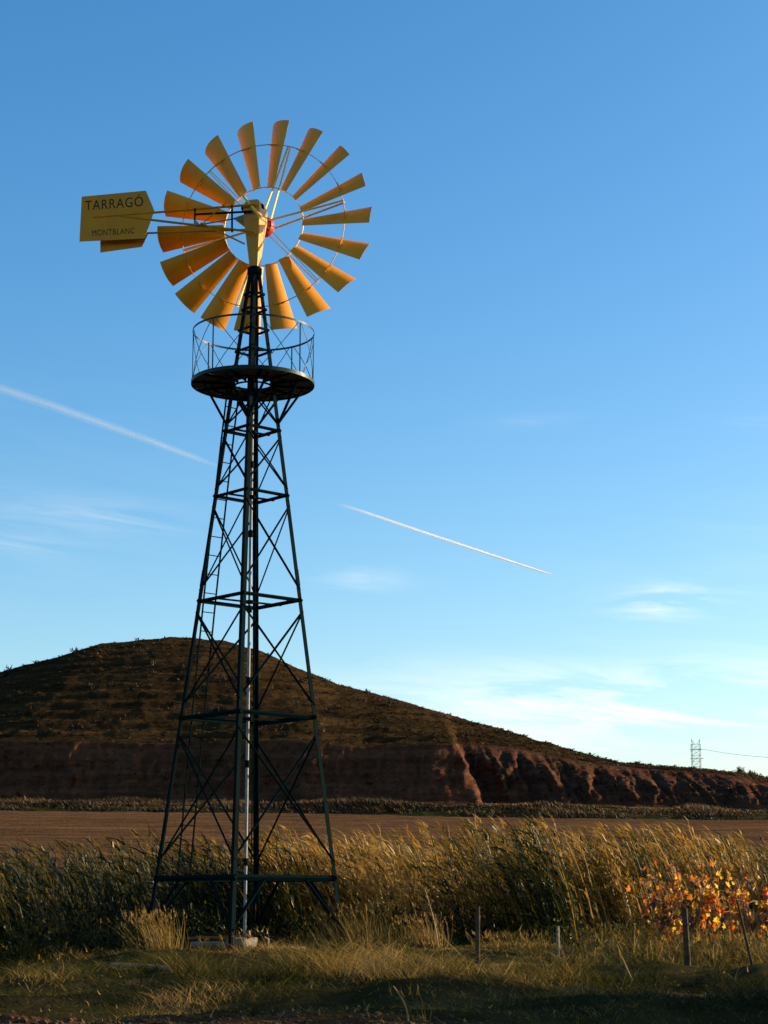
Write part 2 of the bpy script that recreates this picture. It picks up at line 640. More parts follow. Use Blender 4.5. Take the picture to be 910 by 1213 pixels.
lrail = None
for s_ in (-1, 1):
    zs_ = [lad_lo, ZR[0], ZR[1], ZR[2], ZR[3], ZR[4], lad_hi]
    o = part(lambda b: [b.bar(lad(z0, s_), lad(z1, s_), 0.022, 0.03, face_n(1)) for z0, z1 in zip(zs_[:-1], zs_[1:])], 'ladder_rail', M_GREEN)
    lrail = o if s_ < 0 else lrail
z = lad_lo + 0.2
while z < lad_hi - 0.1:
    part(lambda b: b.tube(lad(z, -1), lad(z, 1), 0.010, 6), 'rung', M_GREEN, lrail)
    z += 0.375

# platform
RP = 1.029 * S
PC = Vector((XC, DY, Z_PLAT))
plat = part(lambda b: b.ring(PC, (1, 0, 0), (0, 1, 0), RP - 0.008, RP, -0.035, 0.04, n=72), 'platform', M_GLOSS, smooth=True)
for i in range(12):
    a0 = PSI + PI / 4 + i * PI / 6
    part(lambda b: b.ring(PC, (1, 0, 0), (0, 1, 0), 0.31 * RP, RP - 0.010, 0.002, 0.010, a0 + 0.012, a0 + PI / 6 - 0.012, n=8), 'deck_plate', M_DECK, plat)
    e = Vector((math.cos(a0), math.sin(a0), 0))
    part(lambda b: b.bar(PC + e * 0.30 * RP + Vector((0, 0, -0.022)), PC + e * (RP - 0.012) + Vector((0, 0, -0.022)), 0.03, 0.044), 'joist', M_GREEN, plat)
for rr in (0.31, 0.66):
    part(lambda b: b.ring(PC, (1, 0, 0), (0, 1, 0), rr * RP - 0.015, rr * RP + 0.015, -0.075, -0.046, n=48), 'ring_beam', M_GREEN, plat)
# brackets from the legs out to the platform rim
for k in range(4):
    a = PSI + k * PI / 2
    for da in (-0.42, 0.42):
        p = leg_pt(k, zf(7.80))
        q = PC + Vector((math.cos(a + da), math.sin(a + da), 0)) * (0.86 * RP) + Vector((0, 0, -0.05))
        part(lambda b: b.angle(p, q, 0.05, 0.008, (0, 0, -1)), 'platform_bracket', M_GREEN)
# guard rail
RR = 1.02 * S
railing = part(lambda b: b.ring((XC, DY, Z_RAIL), (1, 0, 0), (0, 1, 0), RR - 0.007, RR, -0.02, 0.02, n=72), 'guard_rail', M_GLOSS, smooth=True)
for i in range(8):
    a0 = PSI + 0.2 + i * PI / 4
    e0 = Vector((math.cos(a0), math.sin(a0), 0)) * (RR - 0.014)
    part(lambda b: b.bar(PC + e0 + Vector((0, 0, -0.04)), PC + e0 + Vector((0, 0, Z_RAIL - Z_PLAT + 0.01)), 0.022, 0.014, e0), 'rail_post', M_GREEN, railing)
    for x0, x1 in ((0, 1), (1, 0)):
        pts = []
        for j in range(5):
            w = j / 4
            t_ = a0 + (0.06 + 0.88 * (w if x0 == 0 else 1 - w)) * PI / 4
            pts.append(PC + Vector((math.cos(t_), math.sin(t_), 0)) * (RR - 0.018 - 0.012 * x0) + Vector((0, 0, 0.03 + w * (Z_RAIL - Z_PLAT - 0.05))))
        part(lambda b: b.path(pts, 0.0075, 5), 'rail_brace', M_GLOSS, railing)

# --- head
YAW = 0.252
nrm = Vector((math.sin(YAW), math.cos(YAW), 0))        # the way the wheel faces: away from the camera
sid = Vector((math.cos(YAW), -math.sin(YAW), 0))
UP = Vector((0, 0, 1))
HUB_Z = zf(11.428)
AX = Vector((XC, DY, HUB_Z))
WC = AX + nrm * 0.45 * S


def gearbox(b):
    def sec(z, w, d, dn=0.0, ch=0.12):
        c = AX + UP * z + nrm * dn
        pts = []
        for sx, sy in ((-1, -1), (1, -1), (1, 1), (-1, 1)):
            cx, cy = w * ch, d * ch
            if sx * sy > 0:
                pts += [(sx * w, sy * (d - cy)), (sx * (w - cx), sy * d)]
            else:
                pts += [(sx * (w - cx), sy * d), (sx * w, sy * (d - cy))]
        return [c + sid * x + nrm * y for x, y in pts]
    secs = [sec(-1.12, 0.085, 0.085), sec(-0.98, 0.095, 0.10), sec(-0.34, 0.155, 0.20), sec(-0.12, 0.175, 0.25), sec(0.16, 0.18, 0.27), sec(0.27, 0.15, 0.24), sec(0.33, 0.09, 0.15)]
    vs_ = [v for s_ in secs for v in s_]
    fs = []
    for i in range(len(secs) - 1):
        for k in range(8):
            fs.append((i * 8 + k, i * 8 + (k + 1) % 8, i * 8 + 8 + (k + 1) % 8, i * 8 + 8 + k))
    fs += [tuple(range(8))[::-1], tuple(len(vs_) - 8 + k for k in range(8))]
    b.add(vs_, fs)


gb = part(gearbox, 'gearbox', M_HEAD, bevel=0.012)
part(lambda b: b.bar(AX + UP * 0.18 - sid * 0.26 - nrm * 0.1, AX + UP * 0.18 + sid * 0.20 - nrm * 0.1, 0.10, 0.08), 'top_bracket', M_GREEN, gb)
part(lambda b: b.add([AX + UP * v + sid * u - nrm * w for (u, v, w) in ((-0.20, 0.04, 0.05), (-0.20, -0.22, 0.05), (-0.44, -0.02, 0.05), (-0.20, 0.04, 0.12), (-0.20, -0.22, 0.12), (-0.44, -0.02, 0.12))],
                     [(0, 1, 2), (5, 4, 3), (0, 3, 4, 1), (1, 4, 5, 2), (2, 5, 3, 0)]), 'side_lug', M_HEAD, gb)

# --- wheel: local x = sideways, y = the way it faces, z = up
R_TIP = 1.907 * S
R_IN = 0.715 * S
R_OUT = 1.47 * S
W_TIP = 0.239 * S
PITCH = -0.61
PH0 = PI / 2 - 0.137
wheel_b = MB()
wheel_b.lathe((0, -0.16, 0), (0, 1, 0), [(0, 0.05), (0.0, 0.11), (0.05, 0.14), (0.08, 0.20), (0.20, 0.225), (0.28, 0.20), (0.33, 0.12), (0.36, 0.04)], 24)
wheel = wheel_b.build('wheel', M_RED, mill, smooth=True)
wheel.matrix_local = Matrix.Translation(WC - BASE) @ Matrix((sid, nrm, UP)).transposed().to_4x4()


def blade_mesh():
    nu, nv = 9, 9
    cb, sb = math.cos(PITCH), math.sin(PITCH)
    P = []
    for side in (0, 1):
        for i in range(nu):
            u = i / (nu - 1)
            r = R_IN - 0.01 + (R_TIP - R_IN + 0.01) * u
            w = W_TIP * (0.47 + 0.53 * u)
            pit = PITCH * (1.12 - 0.12 * u)
            cb, sb = math.cos(pit), math.sin(pit)
            for j in range(nv):
                v = -1 + 2 * j / (nv - 1)
                cam_ = CAMBER * w * (1 - v * v) - CAMBER * w * 0.6
                t_ = Vector((0, sb, -cb))        # chord direction
                nn = Vector((0, cb, sb))         # blade normal
                p = Vector((r + (0.02 * (1 - v * v) if i == nu - 1 else 0), 0, 0)) + t_ * (v * w) + nn * (cam_ + (0.0015 if side else -0.0015))
                P.append(tuple(p))
    F = []
    m_ = nu * nv
    for i in range(nu - 1):
        for j in range(nv - 1):
            a = i * nv + j
            F.append((a, a + nv, a + nv + 1, a + 1))
            F.append((m_ + a, m_ + a + 1, m_ + a + nv + 1, m_ + a + nv))
    rim = [i * nv for i in range(nu)] + [(nu - 1) * nv + j for j in range(1, nv)] + [i * nv + nv - 1 for i in range(nu - 2, -1, -1)] + [j for j in range(nv - 2, 0, -1)]
    for a, b in zip(rim, rim[1:] + rim[:1]):
        F.append((a, b, m_ + b, m_ + a))
    me = bpy.data.meshes.new('blade')
    me.from_pydata(P, [], F)
    me.update()
    me.polygons.foreach_set('use_smooth', np.ones(len(F), bool))
    me.set_sharp_from_angle(angle=math.radians(50))
    me.materials.append(M_YELLOW)
    return me


CAMBER = -0.28
bm_ = blade_mesh()
for i in range(18):
    o = bpy.data.objects.new('blade', bm_)
    link(o, wheel)
    o.rotation_euler = (0, -(PH0 - i * PI / 9), 0)
X3, Z3, Y3 = Vector((1, 0, 0)), Vector((0, 0, 1)), Vector((0, 1, 0))
MB().ring((0, 0, 0), X3, Z3, R_OUT - 0.006, R_OUT + 0.006, 0.065, 0.09, n=90).build('outer_ring', M_VANE, wheel, smooth=True)
MB().ring((0, 0, 0), X3, Z3, R_IN - 0.008, R_IN + 0.008, -0.015, 0.015, n=72).build('inner_ring', M_CREAM, wheel, smooth=True)
# clips where each blade meets the rings
clip = None
for i in range(18):
    th = PH0 - i * PI / 9
    if clip is None:
        cb_ = MB()
        cb_.bar((R_OUT, -0.06, 0.13), (R_OUT, -0.035, -0.0), 0.03, 0.008, (0, 1, 0))
        clip = cb_.build('clip', M_CREAM, wheel)
        clip.rotation_euler = (0, -th, 0)
    else:
        c2 = clip.copy()
        link(c2)
        c2.parent = wheel
        c2.rotation_euler = (0, -th, 0)
for i in range(6):
    th = PH0 - (0.5 + 3 * i) * PI / 9
    e = Vector((math.cos(th), 0, math.sin(th)))
    tt = Vector((-math.sin(th), 0, math.cos(th)))
    for y0, dt in ((-0.10, 0.05), (0.14, -0.05)):
        MB().bar(e * 0.13 + Y3 * y0 + tt * dt, e * (R_OUT + 0.01) + Y3 * (-0.03 if y0 < 0 else -0.005) + tt * dt * 0.4, 0.058, 0.018, tt).build('spoke', M_CREAM, wheel)

part(lambda b: b.bar(on_plane(310, 258, AX - nrm * 0.34, nrm), on_plane(285.5, 229, AX - nrm * 0.26, nrm), 0.06, 0.045), 'wheel_brake_arm', M_CREAM, gb)

# --- tail, folded round alongside the wheel
TP = AX - nrm * 0.34          # a point of the tail's upright plane


def tp(px, py, off=0.0):
    return on_plane(px, py, TP - nrm * off, nrm)


def slab(b, pts, th):
    n = len(pts)
    b.add([p + nrm * th / 2 for p in pts] + [p - nrm * th / 2 for p in pts],
          [tuple(range(n)), tuple(range(2 * n - 1, n - 1, -1))] + [(i, n + i, n + (i + 1) % n, (i + 1) % n) for i in range(n)])


vane = part(lambda b: slab(b, [tp(97, 233), tp(173, 225.8), tp(183, 249.5), tp(171.5, 282.5), tp(94.3, 286.2)], 0.006), 'tail_vane', M_VANE)
for (x0, y0, x1, y1) in ((98.5, 259, 181, 249.6),):
    part(lambda b: b.angle(tp(110, 257.2, 0.02), tp(303, 241.5, 0.02), 0.036, 0.008, -nrm), 'tail_boom', M_VANE, vane)
part(lambda b: b.angle(tp(141, 255.5, 0.022), tp(302, 274.5, 0.03), 0.036, 0.008, -nrm), 'tail_boom', M_VANE, vane)
part(lambda b: b.bar(tp(231, 246.8, 0.02), tp(231, 264, 0.02), 0.03, 0.03), 'tail_strut', M_GREEN, vane)
part(lambda b: b.bar(tp(275, 243, 0.0), tp(275, 275, 0.0), 0.035, 0.03), 'tail_strut', M_GREEN, vane)
part(lambda b: b.bar(tp(231, 254, -0.02), tp(299, 250.5, -0.02), 0.035, 0.035), 'furl_rod', M_GREEN)
part(lambda b: b.tube(tp(232, 267, 0.03), tp(295, 256, -0.1), 0.016, 8), 'furl_spring', M_GALV)
part(lambda b: b.tube(tp(238, 264, 0.05), tp(290, 289, -0.1), 0.018, 8), 'stay_rod', M_VANE)
part(lambda b: b.tube(tp(268, 240, 0.05), tp(240, 265, 0.05), 0.012, 8), 'stay_rod', M_VANE)
part(lambda b: b.lathe(tp(232.5, 265, 0.08), -nrm, [(-0.05, 0.045), (0.02, 0.05), (0.04, 0.03)], 14), 'pulley', M_GALV)
sv = part(lambda b: slab(b, [tp(119, 262, -0.22), tp(160, 259, -0.22), tp(176, 276, -0.22), tp(168.4, 292.4, -0.22), tp(119, 299.2, -0.22)], 0.006), 'side_vane', M_VANE)
part(lambda b: b.angle(tp(125, 277.5, -0.205), tp(296, 271.5, -0.205), 0.03, 0.007, -nrm), 'side_vane_boom', M_VANE, sv)


def lettering(txt, quad, name, parent):
    """flat lettering laid on the vane; quad = lower left, lower right, upper right, upper left"""
    cu = bpy.data.curves.new('lettering_curve', 'FONT')
    cu.body = txt
    cu.size = 1.0
    cu.space_character = 1.12
    tmp = bpy.data.objects.new('lettering_tmp', cu)
    C.objects.link(tmp)
    bpy.context.view_layer.update()
    dg = bpy.context.evaluated_depsgraph_get()
    me = bpy.data.meshes.new_from_object(tmp.evaluated_get(dg))
    bpy.data.objects.remove(tmp)
    xs = [v.co.x for v in me.vertices]
    x0, x1 = min(xs), max(xs)
    cap = 0.69
    for v in me.vertices:
        u = (v.co.x - x0) / (x1 - x0)
        w = v.co.y / cap
        p = (quad[0] * (1 - u) + quad[1] * u) * (1 - w) + (quad[3] * (1 - u) + quad[2] * u) * w
        v.co = p - BASE
    me.materials.clear()
    me.materials.append(M_LETTER)
    o = bpy.data.objects.new(name, me)
    return link(o, parent)


OF = 0.0055
lettering('TARRAGÓ', [tp(101, 249.2, OF), tp(169.5, 244, OF), tp(169.5, 232.6, OF), tp(101, 238.0, OF)], 'lettering', vane)
lettering('MONTBLANC', [tp(109.3, 279.6, OF), tp(159.5, 276.4, OF), tp(159.5, 269.4, OF), tp(109.3, 272.4, OF)], 'lettering', vane)

# ------------------------------------------------------------------ ground
def ground_mat():
    m, t, out = mat('ground_earth_and_turf')
    tc = t.n('ShaderNodeTexCoord')
    n1 = t.n('ShaderNodeTexNoise', ins={'Vector': tc.outputs['Object'], 'Scale': 0.8, 'Detail': 8.0, 'Roughness': 0.65})
    n2 = t.n('ShaderNodeTexNoise', ins={'Vector': tc.outputs['Object'], 'Scale': 9.0, 'Detail': 8.0, 'Roughness': 0.7})
    sp = t.n('ShaderNodeSeparateXYZ', ins={0: tc.outputs['Object']})
    turf = t.ramp(n1.outputs[0], [(0.35, (0.018, 0.016, 0.006)), (0.55, (0.045, 0.034, 0.013)), (0.72, (0.085, 0.058, 0.026))])
    soil = t.ramp(n2.outputs[0], [(0.3, (0.035, 0.017, 0.009)), (0.7, (0.10, 0.05, 0.026))])
    edge = t.math('ADD', t.math('ADD', sp.outputs[1], t.math('MULTIPLY', n1.outputs[0], 2.4)), t.math('MULTIPLY', t.math('MAXIMUM', t.math('ADD', sp.outputs[0], 2.2), 0.0), 0.36))
    f = t.n('ShaderNodeMapRange', ins={0: edge, 1: 15.6, 2: 16.6})
    c = t.mix(f.outputs[0], soil, turf)
    bp = t.n('ShaderNodeBump', ins={'Strength': 0.8, 'Distance': 0.05, 'Height': n2.outputs[0]})
    b = t.n('ShaderNodeBsdfPrincipled', ins={'Base Color': c, 'Roughness': 1.0, 'Specular IOR Level': 0.0, 'Normal': bp.outputs[0]})
    m.node_tree.links.new(b.outputs[0], out.inputs[0])
    return m


def axis_steps(knots):
    r = [knots[0][0]]
    for (a, st), (b, _) in zip(knots[:-1], knots[1:]):
        n = max(1, int(round((b - a) / st)))
        r += list(a + (b - a) * (np.arange(n) + 1) / n)
    return np.array(r)


M_GROUND = ground_mat()
gx = axis_steps([(-6000, 600), (-1200, 80), (-120, 8), (-30, 1.0), (-9, 0.11), (9, 1.0), (30, 8), (120, 80), (1200, 600), (6000, 1)])
gy = axis_steps([(-400, 40), (-20, 3), (11.5, 0.08), (24, 0.16), (46, 0.5), (60, 5), (215, 5), (240, 40), (400, 100), (1200, 500), (9000, 1)])
GX, GY = np.meshgrid(gx, gy)
tag(grid_mesh('ground', GX, GY, gz(GX, GY), [M_GROUND]), kind='structure')


# ------------------------------------------------------------------ ploughed field
def field_mat():
    m, t, out = mat('ploughed_earth')
    tc = t.n('ShaderNodeTexCoord')
    mp = t.n('ShaderNodeMapping', ins={0: tc.outputs['Object'], 'Scale': (0.05, 0.9, 1.0)})
    n1 = t.n('ShaderNodeTexNoise', ins={'Vector': mp.outputs[0], 'Scale': 0.8, 'Detail': 8.0, 'Roughness': 0.65})
    n2 = t.n('ShaderNodeTexNoise', ins={'Vector': tc.outputs['Object'], 'Scale': 3.0, 'Detail': 6.0, 'Roughness': 0.7})
    c = t.ramp(n1.outputs[0], [(0.36, (0.055, 0.027, 0.012)), (0.5, (0.11, 0.055, 0.025)), (0.64, (0.21, 0.11, 0.05))])
    c = t.mix(0.35, c, t.ramp(n2.outputs[0], [(0.3, (0.045, 0.02, 0.01)), (0.7, (0.13, 0.065, 0.032))]))
    bp = t.n('ShaderNodeBump', ins={'Strength': 0.7, 'Distance': 0.3, 'Height': n2.outputs[0]})
    b = t.n('ShaderNodeBsdfPrincipled', ins={'Base Color': c, 'Roughness': 1.0, 'Specular IOR Level': 0.0, 'Normal': bp.outputs[0]})
    m.node_tree.links.new(b.outputs[0], out.inputs[0])
    return m


fx = np.linspace(-110, 110, 260)
fy = np.arange(51.0, 216.0, 0.35)
FX, FY = np.meshgrid(fx, fy)
fur = 0.13 * np.abs(np.sin((FY + 0.02 * FX + 0.4 * fbm(FX * .05, FY * .05, 2, 70)) * PI / 1.4)) + 0.10 * fbm(FX * .5, FY * 1.2, 3, 71)
FZ = gz(FX, FY) + 0.05 + fur * sstep(51, 56, FY)
tag(grid_mesh('ploughed_field', FX, FY, FZ, [field_mat()]), kind='structure')


# ------------------------------------------------------------------ hill with its red earth cliff
def zpx(py, Y):
    return CAMZ + Y * np.tan(PIT + np.arctan((606.5 - py) / FPX))


RIDGE = np.array([(-400, 880), (-150, 822), (0, 796), (60, 780), (120, 762), (200, 755.5), (250, 757), (300, 768), (345, 788), (400, 810), (470, 829), (550, 852), (620, 872), (680, 890), (720, 901), (770, 907), (830, 911), (880, 916), (920, 925), (1000, 945), (1150, 962), (1400, 966)], float)
CTOP = np.array([(-400, 905), (-150, 885), (0, 878), (200, 881), (340, 878), (430, 885), (545, 881), (600, 884), (660, 896), (700, 904), (760, 910.5), (830, 914), (880, 921), (920, 931), (1000, 950), (1150, 966), (1400, 969)], float)
CBASE = np.array([(-400, 946), (0, 946), (550, 946), (600, 947), (760, 950), (860, 953), (910, 956), (1150, 970), (1400, 972)], float)

hx = np.arange(-125, 125.1, 0.28)


def hill_points():
    px = 455 + FPX * hx / 238.0
    right = sstep(562, 577, px)
    Yb = 230 + 9 * right + 2.2 * fbm(hx * .08, hx * 0 + 3, 3, 80)
    rtop = sstep(534, 549, px)
    Yt = Yb - 9 * right + 9 * rtop + 4.0 + 9.0 * rtop
    Yr = np.interp(px, [-300, 250, 700, 1000], [296, 296, 268, 262])
    zb = zpx(np.interp(455 + FPX * hx / Yb, CBASE[:, 0], CBASE[:, 1]), Yb) - 0.3
    zt = zpx(np.interp(455 + FPX * hx / Yt, CTOP[:, 0], CTOP[:, 1]), Yt)
    zr = zpx(np.interp(455 + FPX * hx / Yr, RIDGE[:, 0], RIDGE[:, 1]), Yr)
    def rt(s_):
        a_ = 534 + 28 * (1 - s_)
        return sstep(a_, a_ + 15, px)
    rows = []
    # apron from the bank to the cliff foot
    for s_ in np.linspace(0, 1, 8)[:-1]:
        y = 216.0 + (Yb - 216.0) * s_
        z = (field_top(hx) - 1.2) * (1 - s_) + zb * s_
        rows.append((y, z, np.zeros_like(hx)))
    nC = 46
    Yb0 = Yb - 9 * right
    for s_ in np.linspace(0, 1, nC):
        right = rt(s_)
        y = Yb0 + 9 * right + (4.0 + 9.0 * right) * s_ ** (1 + 0.5 * right)
        z = zb + (zt - zb) * s_
        # gullies: sharp ribs, stronger on the broken right part
        q = hx + 2.0 * s_ * right
        rib = np.abs(fbm(q * 0.36, hx * 0 + 0.5 * s_, 5, 90, 0.62))
        fine = fbm(hx * 1.0, z * 0.45, 5, 95, 0.68)
        amp = np.sin(PI * np.clip(s_ * 0.9 + 0.08, 0, 1))
        y = y + amp * ((0.9 + 3.6 * right) * (rib - 0.2) + (0.9 + 1.1 * right) * fine)
        # ledges
        y = y + amp * 0.18 * np.sin(z * 2.6 + 3 * fbm(hx * .1, z * .2, 2, 97))
        rows.append((y, z + 0 * y, np.ones_like(hx)))
    nS = 130
    for s_ in np.linspace(0, 1, nS)[1:]:
        y = Yt + (Yr - Yt) * s_
        prof = s_ * (1.30 - 0.30 * s_)
        z = zt + (zr - zt) * prof
        w = sstep(0.0, 0.06, s_)
        und = 0.55 * fbm(hx * .06, y * .06, 4, 100) * (1 - sstep(0.75, 1, s_)) * sstep(0, 0.3, s_)
        ter = z / 1.7 + 0.9 * fbm(hx * .03, y * .03, 3, 101)
        tf = ter - np.floor(ter)
        stepz = (sstep(0.45, 1.0, tf) - tf) * 0.9 * (1 - sstep(0.72, 0.97, s_))
        z = z + w * (und + stepz + (0.36 - 0.12 * s_) * fbm(hx * .5, y * .5, 4, 103, 0.6)) * np.where(zr - zt > 1.5, 1.0, 0.35)
        rows.append((y, z, np.zeros_like(hx)))
    for s_ in np.linspace(0, 1, 30)[1:]:
        y = Yr + 130 * s_
        z = zr - (zr - 4.0) * (1 - np.cos(s_ * PI)) / 2 - 2.5 * s_ + 0.5 * fbm(hx * .45, y * .45, 3, 103)
        rows.append((y, z, np.zeros_like(hx)))
    return rows


rows = hill_points()
HY = np.array([r[0] + 0 * hx for r in rows])
HZ = np.array([r[1] + 0 * hx for r in rows])
HX = np.repeat(hx[None, :], len(rows), 0)
HC = np.array([r[2] for r in rows])
HX = HX + HC * 0.5 * fbm(HX * .8, HZ * .8, 3, 110)


def hill_mat():
    m, t, out = mat('hill_dry_grass_and_red_earth')
    tc = t.n('ShaderNodeTexCoord')
    a = t.n('ShaderNodeAttribute', attribute_name='cliff')
    n1 = t.n('ShaderNodeTexNoise', ins={'Vector': tc.outputs['Object'], 'Scale': 0.10, 'Detail': 9.0, 'Roughness': 0.68})
    n2 = t.n('ShaderNodeTexNoise', ins={'Vector': tc.outputs['Object'], 'Scale': 1.1, 'Detail': 8.0, 'Roughness': 0.7})
    mp = t.n('ShaderNodeMapping', ins={0: tc.outputs['Object'], 'Scale': (0.06, 0.06, 1.0)})
    n3 = t.n('ShaderNodeTexNoise', ins={'Vector': mp.outputs[0], 'Scale': 1.3, 'Detail': 6.0, 'Roughness': 0.6})
    g = t.ramp(n1.outputs[0], [(0.35, (0.01496, 0.00748, 0.0034)), (0.5, (0.03264, 0.017, 0.0068)), (0.68, (0.0646, 0.03536, 0.01428))])
    st_ = t.ramp(n3.outputs[0], [(0.36, (0.01088, 0.00612, 0.00272)), (0.5, (0.0306, 0.01632, 0.0068)), (0.62, (0.0782, 0.04216, 0.017))])
    g = t.mix(0.6, g, st_)
    g = t.mix(0.35, g, t.ramp(n2.outputs[0], [(0.35, (0.00952, 0.0068, 0.00272)), (0.65, (0.0544, 0.03264, 0.01428))]))
    r = t.ramp(n3.outputs[0], [(0.3, (0.045, 0.018, 0.010)), (0.5, (0.082, 0.034, 0.018)), (0.7, (0.125, 0.060, 0.034))])
    r = t.mix(0.4, r, t.ramp(n2.outputs[0], [(0.35, (0.020, 0.008, 0.004)), (0.65, (0.115, 0.048, 0.027))]))
    veg = t.n('ShaderNodeMapRange', ins={0: n1.outputs[0], 1: 0.52, 2: 0.60})
    cf = t.math('MULTIPLY', a.outputs['Fac'], t.math('SUBTRACT', 1.0, t.math('MULTIPLY', veg.outputs[0], 0.6)))
    c = t.mix(cf, g, r)
    bp = t.n('ShaderNodeBump', ins={'Strength': 0.6, 'Distance': 0.5, 'Height': n2.outputs[0]})
    b = t.n('ShaderNodeBsdfPrincipled', ins={'Base Color': c, 'Roughness': 1.0, 'Specular IOR Level': 0.0, 'Normal': bp.outputs[0]})
    m.node_tree.links.new(b.outputs[0], out.inputs[0])
    return m


tag(grid_mesh('hill', HX, HY, HZ, [hill_mat()], attrs={'cliff': HC.ravel()}), kind='structure')


# ------------------------------------------------------------------ blades, reeds, scrub (uncountable: stuff)
def ribbons(P, D, L, W, bend, tint, nseg=3, taper=1.0, wdir=None):
    """tapering strips from P along D (unit), length L, width W, curving by vector bend; returns verts, quads, tint"""
    n = len(P)
    P = np.asarray(P, float)
    s_ = np.linspace(0, 1, nseg + 1)
    if wdir is None:
        a = rng.uniform(0, 2 * PI, n)
        wdir = np.stack([np.cos(a), np.sin(a), 0 * a], 1)
    pts = P[:, None, :] + D[:, None, :] * (L[:, None] * s_)[:, :, None] + bend[:, None, :] * ((s_ ** 2)[None, :] * L[:, None])[:, :, None]
    w = (W[:, None] * (1 - taper * s_ ** 1.5)[None, :] * 0.5)[:, :, None] * wdir[:, None, :]
    V = np.stack([pts - w, pts + w], 2).reshape(n, -1, 3)
    nv = 2 * (nseg + 1)
    q = []
    for i in range(nseg):
        q.append([2 * i, 2 * i + 1, 2 * i + 3, 2 * i + 2])
    Q = np.array(q)[None] + (np.arange(n) * nv)[:, None, None]
    return V.reshape(-1, 3), Q.reshape(-1, 4), np.repeat(tint, nv)


class Bag:
    def __init__(s):
        s.V, s.Q, s.T, s.n = [], [], [], 0

    def add(s, vqt):
        V, Q, T = vqt
        s.V.append(V)
        s.Q.append(Q + s.n)
        s.T.append(T)
        s.n += len(V)

    def build(s, name, m, parent=None, origin=None):
        V = np.concatenate(s.V)
        if origin is not None:
            V = V - np.array(origin)
        return np_mesh(name, V, quads=np.concatenate(s.Q), mats=[m], attrs={'tint': np.concatenate(s.T)}, parent=parent)


def unit(a):
    return a / np.linalg.norm(a, axis=1, keepdims=True)


M_REED = leafmat('reed_leaves', [(0.0, (0.005, 0.010, 0.0012)), (0.35, (0.020, 0.029, 0.004)), (0.55, (0.085, 0.067, 0.009)), (0.75, (0.32, 0.15, 0.017)), (1.0, (0.46, 0.27, 0.07))], 0.42, 0.42, 0.15)
M_GRASS = leafmat('grass_blades', [(0.0, (0.006, 0.008, 0.001)), (0.4, (0.042, 0.042, 0.005)), (0.7, (0.135, 0.085, 0.017)), (1.0, (0.40, 0.235, 0.07))], 0.4, 0.5, 0.05)
M_SCRUB = leafmat('hill_scrub_leaves', [(0.0, (0.010, 0.0065, 0.002)), (0.5, (0.040, 0.023, 0.0075)), (1.0, (0.18, 0.10, 0.034))], 0.25)


def reed_front(x):
    return 38.6 + 1.6 * fbm(x * .25, x * 0 + 2, 3, 130) * 2 - 1.6 * (1 - sstep(-7.5, -4.5, x))


